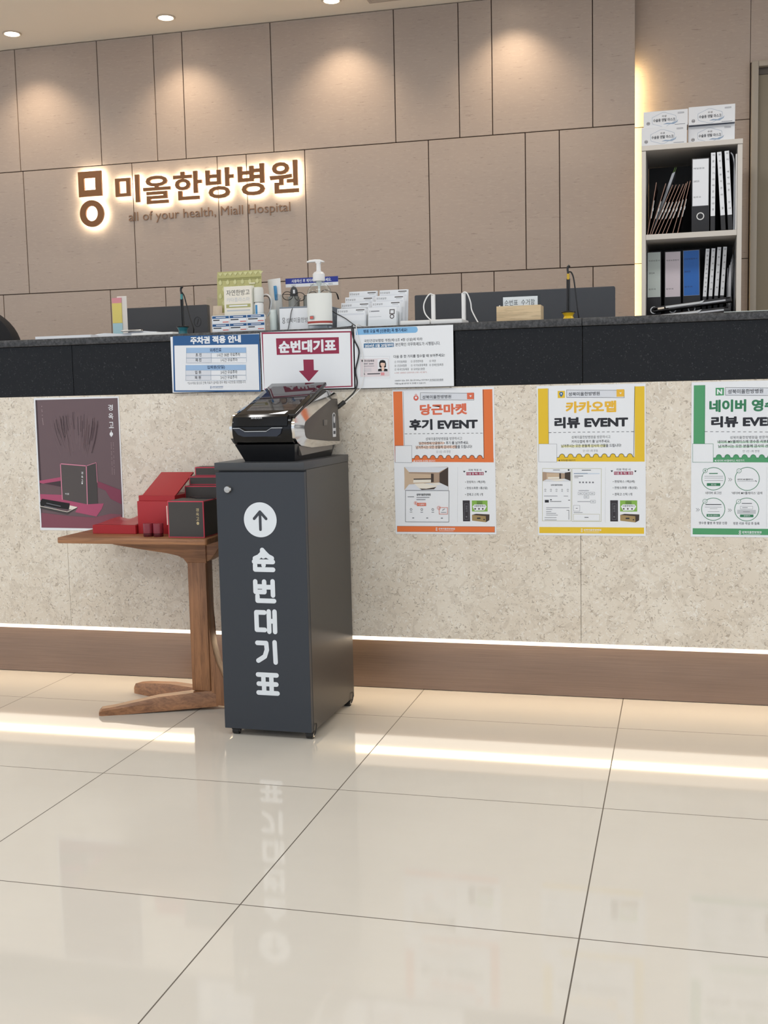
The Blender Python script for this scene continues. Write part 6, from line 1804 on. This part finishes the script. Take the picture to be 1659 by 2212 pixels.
glasses('folded black reading glasses lying on the left grey cups, above the name card', (-1.148, .106, CT + .1060), (R(4), R(6), R(-3)))
glasses('black reading glasses lying on the right grey cups, beside the pump bottle', (-1.067, .106, CT + .1060), (R(4), R(-5), R(2)))
t = thing('glasses_case', 'dark rounded glasses case with white tag standing in the left grey cup', 'case', (-1.161, .147, CT + .0740))
b = B(); b.prism([(-.0115, 0), (.0115, 0), (.0118, .040), (.0105, .054), (.006, .063), (0, .066), (-.006, .063), (-.0105, .054), (-.0118, .040)], 'y', -.0055, .0055, bev=.002); b.build('case', mat('case_dark', (52, 54, 58), 0.4), t)
b = B(); b.box(-.001, -.0062, .044, .005, -.0054, .055); b.build('tag', PAPERW, t)
b = WB(); b.tube([(-1.125, .104, CT + .0985), (-1.134, .085, CT + .082), (-1.140, .0625, CT + .062), (-1.146, .0615, CT + .034), (-1.153, .060, CT + .004), (-1.155, .058, CT + .0012)], .0013, 6, smooth=5)
tag(b.build('tether_cord', mat('grey_cord', (92, 92, 94), 0.5)), 'thin grey cord hanging before the white name card', 'cord', 'glasses tethers')
b = WB(); b.tube([(-1.030, .068, CT + .066), (-1.005, .062, CT + .048), (-.975, .058, CT + .032), (-.945, .045, CT + .012), (-.930, .038, CT + .0016)], .0013, 6, smooth=5)
tag(b.build('tether_cord', mat('black_cord', (34, 34, 36), 0.5)), 'thin black cord running from the glasses stand to the counter edge', 'cord', 'glasses tethers')

# hand sanitiser
t = thing('sanitizer_bottle', 'clear pump bottle of hand gel with white label and red stripe', 'bottle', (-1.044, 0.038, CT + .0002))
LIQ = m_acrylic('clear_bottle', (0.93, 0.95, 0.95), 0.3)
b = B(); b.lathe([(0, 0), (.034, 0), (.0375, .003), (.0375, .104), (.035, .116), (.026, .128), (.0165, .134), (.0150, .140), (.0150, .143)], seg=40, sy=.62); b.build('bottle', LIQ, t)
b = B(); b.lathe([(.0379, .012), (.0379, .1035)], seg=40, sy=.635); b.build('label', mat('label_white', (236, 238, 234), 0.45), t)
b = B(); b.lathe([(.0382, .0165), (.0382, .0225)], seg=40, sy=.64); b.build('label_stripe', mat('label_red', (170, 62, 50), 0.45), t)
sh = Sheet(15, 10, paper='grey'); sh.poly([(1.5, 1.5), (13.5, 1.5), (13.5, 8.5), (1.5, 8.5)], 'salmon'); sh.build('label_mark', (-.0245, -.0218, .038), (0, 0, R(-22)), parent=t)
b = B(); b.cyl((0, 0, .02), (0, 0, .150), .0035, 10); b.lathe([(.006, .128), (.008, .134), (.008, .144)], seg=20); b.build('dip_tube', mat('tube_translucent', (214, 220, 220), 0.4), t)
b = B(); b.lathe([(.0172, .140), (.0178, .142), (.0178, .160), (.0165, .1615), (.0135, .166), (.0075, .168), (.0075, .170), (.0065, .170), (.0065, .191), (0, .191)], seg=28); b.build('collar', WHITEP, t)
b = B(); b.prism([(-.0345, .1945), (-.0350, .1985), (-.026, .2018), (-.010, .2032), (.006, .2022), (.0175, .1975), (.0170, .1935), (.008, .1948), (.0065, .190), (-.0065, .190), (-.0085, .1955), (-.022, .1955)], 'y', -.0065, .0065, bev=.0022); b.build('pump_head', WHITEP, t)

# appointment cards in a tiered clear holder
t = thing('card_holder', 'clear tiered holder filled with white appointment cards', 'holder', (-0.91, 0.10, CT))
b = WB()
for k_ in range(4):
    y = 0.055 + .030 * k_; b.box(-1.004, y, CT, -.815, y + .0015, CT + .022 + .017 * k_)
b.box(-1.004, 0.055, CT, -.815, .170, CT + .0015); b.box(-1.0055, .055, CT, -1.004, .170, CT + .045); b.box(-.815, .055, CT, -.8135, .170, CT + .045)
b.build('holder', ACR, t)
first = None
CL = {0: 'left', 1: 'right'}; RN = ['front row', 'second row', 'third row', 'back row']
for c_ in range(2):
    for r_ in range(4):
        x = -.999 + c_ * .096 + (3 - r_) * -.000 + r_ * .0030; y = .0585 + .030 * r_; zt = .036 + .0195 * r_
        lab = 'white appointment cards in the %s column of the clear holder, %s' % (CL[c_], RN[r_])
        t = thing('appointment_card', lab, 'card', (x, y, CT + .0018), 0, 'appointment cards', (R(-9), 0, 0))
        hh = zt + .022
        n_ = 3
        for q in range(n_):
            sh = Sheet(86, hh * 1000, thick=.0007)
            if q == 0:
                if (c_, r_) == (1, 0):
                    sh.line([(66, 9), (79, 9), (79, 21), (66, 21), (66, 9)], 2.6, 'slate'); sh.ring(72.5, 29, 5.6, 2.6, 'slate'); sh.line([(5, 9), (5, 14)], 1, 'slate'); sh.poly([(8, 10), (34, 10), (34, 13), (8, 13)], 'grey'); sh.poly([(4, 27), (40, 27), (40, 28.5), (4, 28.5)], 'midgrey')
                else:
                    sh.line([(4, 5), (4, 10.5)], 1.3, 'slate'); sh.text('진료일정' if r_ < 3 else '진료일정', 7, 5, 32, 11, 'slate', .0); sh.poly([(58, 4), (84, 4), (84, 7), (58, 7)], 'slate'); sh.poly([(62, 9), (80, 9), (80, 11), (62, 11)], 'midgrey'); sh.poly([(3, 15), (83, 15), (83, 20), (3, 20)], 'midgrey' if (c_, r_) == (0, 1) else 'palegrey')
            sh.build('card_sheet', (q * .0016, q * .0014, hh), parent=t)

# white charging stands with cables
for i, (xa, xb, xp, lab) in enumerate(((-.800, -.712, -.7175, 'white angled charging stand, nearer the appointment cards'), (-.7085, -.617, -.6265, 'white angled charging stand, nearer the wooden box'))):
    t = thing('charging_stand', lab, 'stand', ((xa + xb) / 2, .11, CT), 0, 'white charging stands')
    b = WB(); b.box(xa, .035, CT, xb, .14, CT + .0145, .003, 2); b.build('base', WHITEP, t)
    b = WB(); b.box(xp - .0055, .108, CT + .010, xp + .0055, .122, CT + .0935, .002, 2); b.build('post', WHITEP, t)
    b = WB()
    if i == 0: b.tube([(xp + .001, .106, CT + .091), (xp - .006, .102, CT + .094), (xp - .016, .098, CT + .083), (xp - .0245, .096, CT + .062), (xp - .0215, .094, CT + .040), (xp - .010, .090, CT + .024), (xp + .003, .080, CT + .0145), (xp + .004, .072, CT + .0133)], .0019, 8, smooth=5)
    else: b.tube([(xp, .106, CT + .092), (xp + .006, .102, CT + .0945), (xp + .015, .098, CT + .088), (xp + .024, .096, CT + .064), (xp + .027, .094, CT + .043), (xp + .036, .090, CT + .024), (xp + .047, .080, CT + .006), (xp + .052, .070, CT + .0019)], .0019, 8, smooth=5)
    b.build('cable', WHITEP, t)

# wooden ticket return box with handwritten card
t = thing('wooden_box', 'small pale wooden box for returned tickets on the counter', 'box', (-.452, .045, CT))
b = WB(); x0, x1, y0, y1 = -.515, -.390, .020, .085; k = .006
for q in ((x0, y0, CT, x1, y0 + k, CT + .043), (x0, y1 - k, CT, x1, y1, CT + .043), (x0, y0 + k, CT, x0 + k, y1 - k, CT + .043), (x1 - k, y0 + k, CT, x1, y1 - k, CT + .043), (x0 + k, y0 + k, CT, x1 - k, y1 - k, CT + .005)): b.box(*q, bev=.0008, seg=1)
b.build('case', PALEWOOD, t)
t = thing('handwritten_card', 'handwritten white card in a clear sleeve standing in the wooden box', 'card', (-.5005, .050, CT + .0055))
sh = Sheet(98, 62); sh.text('순번표  수거함', 4, 8, 90, 24, 'ink', .0); sh.build('card', (0, 0, .0645), parent=t)
b = B(); b.box(-.003, -.0022, 0, .106, -.0014, .069); b.box(-.003, .001, 0, .106, .0018, .069); b.build('sleeve', ACR, t)
b = WB(); b.prism([(-.5085, CT + .006), (-.5035, CT + .006), (-.5100, CT + .049), (-.5135, CT + .0475)], 'y', .055, .0554); tag(b.build('ticket_slip', PAPERW), 'white paper slip poking out of the wooden box', 'ticket')

# ================================================================== bookcase with its files
BK = mat('bookcase_white', (214, 208, 200), 0.45); BKD = mat('bookcase_back', (64, 62, 62), 0.6)
BX0, BX1, BY0, BY1, BZ = -.179, .221, 1.75, 2.14, 1.918
t = thing('bookcase', 'open white bookcase with dark back panel against the tan wall', 'bookcase', ((BX0 + BX1) / 2, 1.9, 0))
for a, b_ in ((BX0, BX0 + .017), (BX1 - .019, BX1)):
    b = WB(); b.box(a, BY0, 0, b_, BY1, BZ - .0205, .0008, 1); b.build('side_panel', BK, t)
b = WB(); b.box(BX0 - .001, BY0 - .004, BZ - .020, BX1 + .001, BY1, BZ, .001, 1); b.build('top_panel', BK, t)
b = WB(); b.box(BX0 + .0175, BY1 - .008, 0, BX1 - .0195, BY1 - .001, BZ - .021); b.build('back_panel', BKD, t)
IN0, IN1 = BX0 + .0175, BX1 - .0195
SH = [1.557, 1.200, .793, .411, .06]
for z in SH:
    b = WB(); b.box(IN0, BY0 + .002, z - .022, IN1, BY1 - .0085, z, .0006, 1); b.build('shelf', BK, t)

# mask boxes on top
CARDB = mat('mask_carton', (226, 228, 232), 0.18, spec=0.7, coat=.5); DKB = mat('carton_dark_edge', (44, 56, 84), 0.3)


def mask_box(label, x0, y0, z0, w, h):
    t = thing('mask_box', label, 'box', (x0 + w / 2, y0, z0), 0, 'surgical mask boxes on the bookcase')
    b = B(); b.box(-w / 2, 0, 0, w / 2, .10, h, .0012, 1, 0); b.box(-w / 2 + .001, .003, -.0004, w / 2 - .001, .097, .002, mi=1); b.build('carton', [CARDB, DKB], t)
    W_, H_ = w * 1000, h * 1000
    sh = Sheet(W_ - 2, H_ - 2, thick=.0002, paper='midgrey', step=.0002); sh.mats[0] = CARDB
    cx_, cy_ = W_ * .46, H_ * .53
    hx = [(cx_ - 48, cy_ - 10), (cx_ - 8, cy_ - 27), (cx_ + 4, cy_ - 27), (cx_ + 46, cy_ - 12), (cx_ + 48, cy_ - 6), (cx_ + 48, cy_ + 8), (cx_ + 8, cy_ + 29), (cx_ - 6, cy_ + 29), (cx_ - 46, cy_ + 16), (cx_ - 48, cy_ + 8), (cx_ - 48, cy_ - 10)]
    sh.line(hx, 1.2, 'bluegrey'); sh.text('수성', cx_ - 9, cy_ - 17, cx_ + 9, cy_ - 9, 'slate', .01); sh.text('수술용 덴탈 마스크', cx_ - 44, cy_ - 4, cx_ + 44, cy_ + 9, 'ink', .02)
    sh.poly([(cx_ - 4, cy_ + 20), (cx_ + 10, cy_ + 15), (cx_ + 30, cy_ + 17), (cx_ + 50, cy_ + 11), (cx_ + 56, cy_ + 4), (cx_ + 53, cy_ + 14), (cx_ + 38, cy_ + 22), (cx_ + 10, cy_ + 20)], 'bluegrey')
    sh.ring(18, H_ - 17, 6, 1.8, 'slate'); sh.poly([(14, H_ - 19), (22, H_ - 19), (22, H_ - 15), (14, H_ - 15)], 'slate'); sh.poly([(W_ - 42, 10), (W_ - 16, 10), (W_ - 16, 12), (W_ - 42, 12)], 'grey'); sh.poly([(W_ - 42, 14), (W_ - 16, 14), (W_ - 16, 15.5), (W_ - 42, 15.5)], 'grey'); sh.poly([(W_ - 54, H_ - 7), (W_ - 12, H_ - 7), (W_ - 12, H_ - 5), (W_ - 54, H_ - 5)], 'grey')
    sh.build('front_print', (-w / 2 + .001, -.0003, h - .001), parent=t)


mask_box('white surgical mask box on the bookcase, lower left of the four', -.180, 1.755, BZ + .0008, .182, .074)
mask_box('white surgical mask box on the bookcase, lower right of the four', .0075, 1.785, BZ + .0008, .184, .070)
mask_box('white surgical mask box on the bookcase, upper left of the four', -.172, 1.765, BZ + .0756, .178, .064)
mask_box('white surgical mask box on the bookcase, upper right of the four', .0085, 1.765, BZ + .0716, .183, .0725)


# files
FILEK = mat('file_black', (38, 38, 42), 0.45)


def arch_file(label, x0, x1, z0, h, paper, texts, y=1.765, tilt=0.0, depth=.26, ring=.064, lab_h=None):
    t = thing('lever_arch_file', label, 'file', ((x0 + x1) / 2, y, z0), 0, 'lever arch files', (0, tilt, 0))
    w = (x1 - x0) / 2
    b = B(); b.box(-w, 0, .0006, w, depth, h, .0025, 2); b.build('case', FILEK, t)
    lh = (lab_h or .185) * 1000
    sh = Sheet(2000 * w - 7, lh, paper=paper)
    for s_, y0_, k_ in texts: sh.text(s_, 4, y0_, 4 + k_, y0_ + 6.5, 'ink', .0)
    sh.line([(.5, .5), (2000 * w - 7.5, .5), (2000 * w - 7.5, lh - .5), (.5, lh - .5), (.5, .5)], .6, 'midgrey')
    sh.build('label', (-w + .0035, -.0006, h - .004), parent=t)
    b = B(); annulus(b, ringpts(0, ring, .0155, .0155, 28), ringpts(0, ring, .0115, .0115, 28), -.0018, .0005); b.build('finger_ring', STEEL, t)


arch_file('large black file with white label and steel ring, upper shelf', .022, .093, 1.5572, .299, 'paper', [('매일점검', 34, 42), ('2023', 86, 22), ('원무과', 150, 30)], lab_h=.189)
INKS['agedgreen'] = (198, 208, 204); INKS['agedpink'] = (216, 206, 214); INKS['fileblue'] = (48, 108, 190)
arch_file('black file with grey green label, leftmost on the lower shelf', -.1610, -.1004, 1.2005, .299, 'agedgreen', [('의료보증서', 32, 46), ('2024', 84, 24), ('원무과', 152, 30)], y=1.86, ring=.051, lab_h=.189)
arch_file('black file with pale pink label on the lower shelf', -.0877, -.0183, 1.2005, .297, 'agedpink', [('의료보증증지', 32, 52), ('원무과', 152, 30)], y=1.86, ring=.051, lab_h=.189)
arch_file('black file with bright blue label on the lower shelf', -.0102, .0622, 1.2005, .299, 'fileblue', [('건강보험의서', 32, 52), ('2023', 84, 24), ('원무과', 148, 32)], tilt=-.012, y=1.86, ring=.051, lab_h=.189)


def slim_file(label, x, z0, h, w, tilt, txt, y=1.765, grp='slim black files', lab=.80, paper='paper'):
    t = thing('slim_file', label, 'file', (x, y, z0), 0, grp, (0, tilt, 0))
    b = B(); b.box(0, 0, .0008 + abs(tilt) * w, w, .24, h, .0015, 1); b.build('case', FILEK, t)
    sh = Sheet(1000 * w - 1.5, h * lab * 1000, paper=paper); wd = 1000 * w
    for i, ch in enumerate(txt): sh.text(ch, wd * .28, 6 + i * (h * lab * 1000 - 12) / len(txt), wd * .72, 6 + i * (h * lab * 1000 - 12) / len(txt) + wd * .42, 'ink', .0)
    sh.build('spine_label', (.0008, -.0006, h - .002), parent=t)


GU = 'slim files upper shelf'
slim_file('slim black file with white spine label, beside the large upper file', .0975, 1.5575, .318, .0190, 0, '의료기기대여관리대장', grp=GU)
slim_file('slim black file with white spine label, between two slim files on upper shelf', .1405, 1.5575, .319, .0190, -.062, '원무과환자관리 2', grp=GU)
slim_file('slim black file with white spine label, against grey sheets on upper shelf', .1680, 1.5575, .321, .0190, -.055, '처치 예약대장 안내', grp=GU)
t = thing('plastic_folder', 'grey curved plastic folder right of the slim upper files', 'folder', (.1925, 1.77, 1.5575))
b = B(); b.prism([(-.004, 0), (.001, 0), (.0015, .22), (-.002, .285), (-.008, .306), (-.016, .314), (-.017, .311), (-.010, .30), (-.004, .27)], 'y', 0, .22); b.build('cover', mat('grey_folder', (168, 172, 180), 0.4), t)
t = thing('white_folder', 'narrow white folder standing at the upper shelf right end', 'folder', (.1982, 1.757, 1.5575)); b = B(); b.box(-.003, 0, .0005, .003, .20, .303, .001, 1); b.build('cover', WHITEP, t)
GL_ = 'slim files lower shelf'
for i, (x, z, txt, lab) in enumerate(((.0705, 1.490, '의료기기관리대장목록', 'beside the blue labelled file'), (.0935, 1.4905, '원무과행정서류', 'second from the blue labelled file'), (.1165, 1.494, '병동입원서류', 'third from the blue labelled file'), (.1395, 1.4945, '원무과지출대장', 'beside the loose grey papers'))):
    slim_file('slim black file leaning on the lower shelf, ' + lab, x * 1.0193 - .0072, 1.2007, (z - .908) * 1.0193 + .908 - 1.2007, .0165, .055, txt, y=1.86, grp=GL_, lab=.66)
t = thing('loose_papers', 'loose grey white papers standing at the lower shelf right end', 'paper', (.183, 1.86, 1.2005))
for k_ in range(7):
    b = B(); x = -.014 + k_ * .0048; b.prism([(x, 0), (x + .0016, 0), (x + .0016 + .004 * math.sin(k_), .16 + .016 * k_), (x + .004 * math.sin(k_) + .003, .215 + .012 * k_), (x + .002 + .003 * math.sin(k_), .215 + .012 * k_), (x, .15 + .016 * k_)], 'y', .002 * (k_ % 3), .2); b.build('sheet', mat('paper_grey_%d' % (k_ % 3), (196 + 14 * (k_ % 3), 200 + 12 * (k_ % 3), 208 + 10 * (k_ % 3)), 0.55), t)
# two clip files lying in front
for i, (z, x0, x1, rot, lab) in enumerate(((1.203, -.153, .182, -.075, 'black lever clip file lying flat at the lower shelf, lower of two'), (1.238, -.131, .188, -.095, 'black lever clip file lying on another at the lower shelf'))):
    t = thing('clip_file', lab, 'file', (x0, 1.757 + .006 * i, z), 0, 'clip files lying flat', (0, rot, 0))
    w = x1 - x0
    b = B(); b.box(0, 0, 0, w, .082, .005, .0015, 1); b.box(0, 0, .013, w * .98, .082, .020, .0015, 1); b.box(w * .92, 0.0, 0, w, .082, .020, .002, 1); b.build('cover', FILEK, t)
    b = B(); b.box(w * .16, -.004, .0075, w * .60, .004, .0175, .001, 1); b.prism([(w * .60, .008), (w * .60, .0172), (w * .66, .0205), (w * .63, .012)], 'y', -.003, .003); b.build('clip_bar', STEEL, t)
    b = B(); b.box(w * .06, -.006, .006, w * .145, .004, .014, .002, 2); b.build('clip_lever', mat('ivory_lever', (238, 226, 208), 0.35), t)
    b = B(); b.box(w * .2, .002, .0055, w * .93, .078, .0125); b.build('pages', mat('paper_grey_0'), t)
# clipboards leaning in the upper shelf
COP = mat('copper_edge', (150, 118, 104), 0.4, 0.5); CBD = mat('clipboard_brown', (52, 36, 32), 0.5)
ORD = ['leftmost', 'second from the left', 'third from the left', 'fourth from the left', 'fifth from the left', 'sixth from the left', 'seventh from the left', 'eighth from the left', 'rightmost']
proto = None
bot = [-.1555, -.146, -.139, -.126, -.112, -.0955, -.080, -.0535, -.034]
top = [-.116, -.080, -.050, -.036, -.022, -.008, .001, .0085, .0185]
ht = [.235, .212, .207, .207, .207, .206, .205, .216, .218]
for i in range(9):
    dx = top[i] - bot[i]; an = math.atan2(dx, ht[i]); L = math.hypot(dx, ht[i]) - .004
    lab = 'dark clipboard with copper edge leaning in the upper shelf, ' + ORD[i]
    if proto is None:
        proto = thing('clipboard', lab, 'clipboard', (bot[i], 1.775, 1.5582), 0, 'leaning clipboards', (0, an, 0))
        b = B(); b.box(-.0014, 0, .0006, .0014, .21, .217, .0008, 1); b.build('board', CBD, proto)
        b = B(); b.box(-.0013, -.0012, .0008, .0013, .0, .2165); b.build('edge_strip', COP, proto)
        b = B(); b.box(.0016, -.004, .068, .0052, .004, .098, .001, 1); b.box(.0016, -.004, .112, .0050, .004, .143, .001, 1); b.build('clip_plate', STEEL, proto)
        b = B(); b.cyl((.0042, -.0035, .098), (.0042, -.0035, .112), .0034, 12); b.build('clip_hinge', STEEL, proto)
    else:
        dup(proto, lab, (bot[i], 1.775, 1.5582), (0, an, 0))
t = thing('plastic_folder', 'grey plastic folder with green tabs leaning among the clipboards', 'folder', (-.1424, 1.80, 1.5580), 0, None, (0, .352, 0))
b = B(); b.prism([(0, .0012), (.0012, .0012), (.005, .16), (.004, .275), (-.006, .265), (-.005, .15)], 'y', 0, .17); b.build('cover', mat('grey_folder'), t)
b = B(); b.box(-.004, .01, .262, -.003, .014, .292); b.box(.000, .03, .264, .001, .034, .298); b.build('tabs', mat('green_tab', (120, 160, 70), 0.4), t)
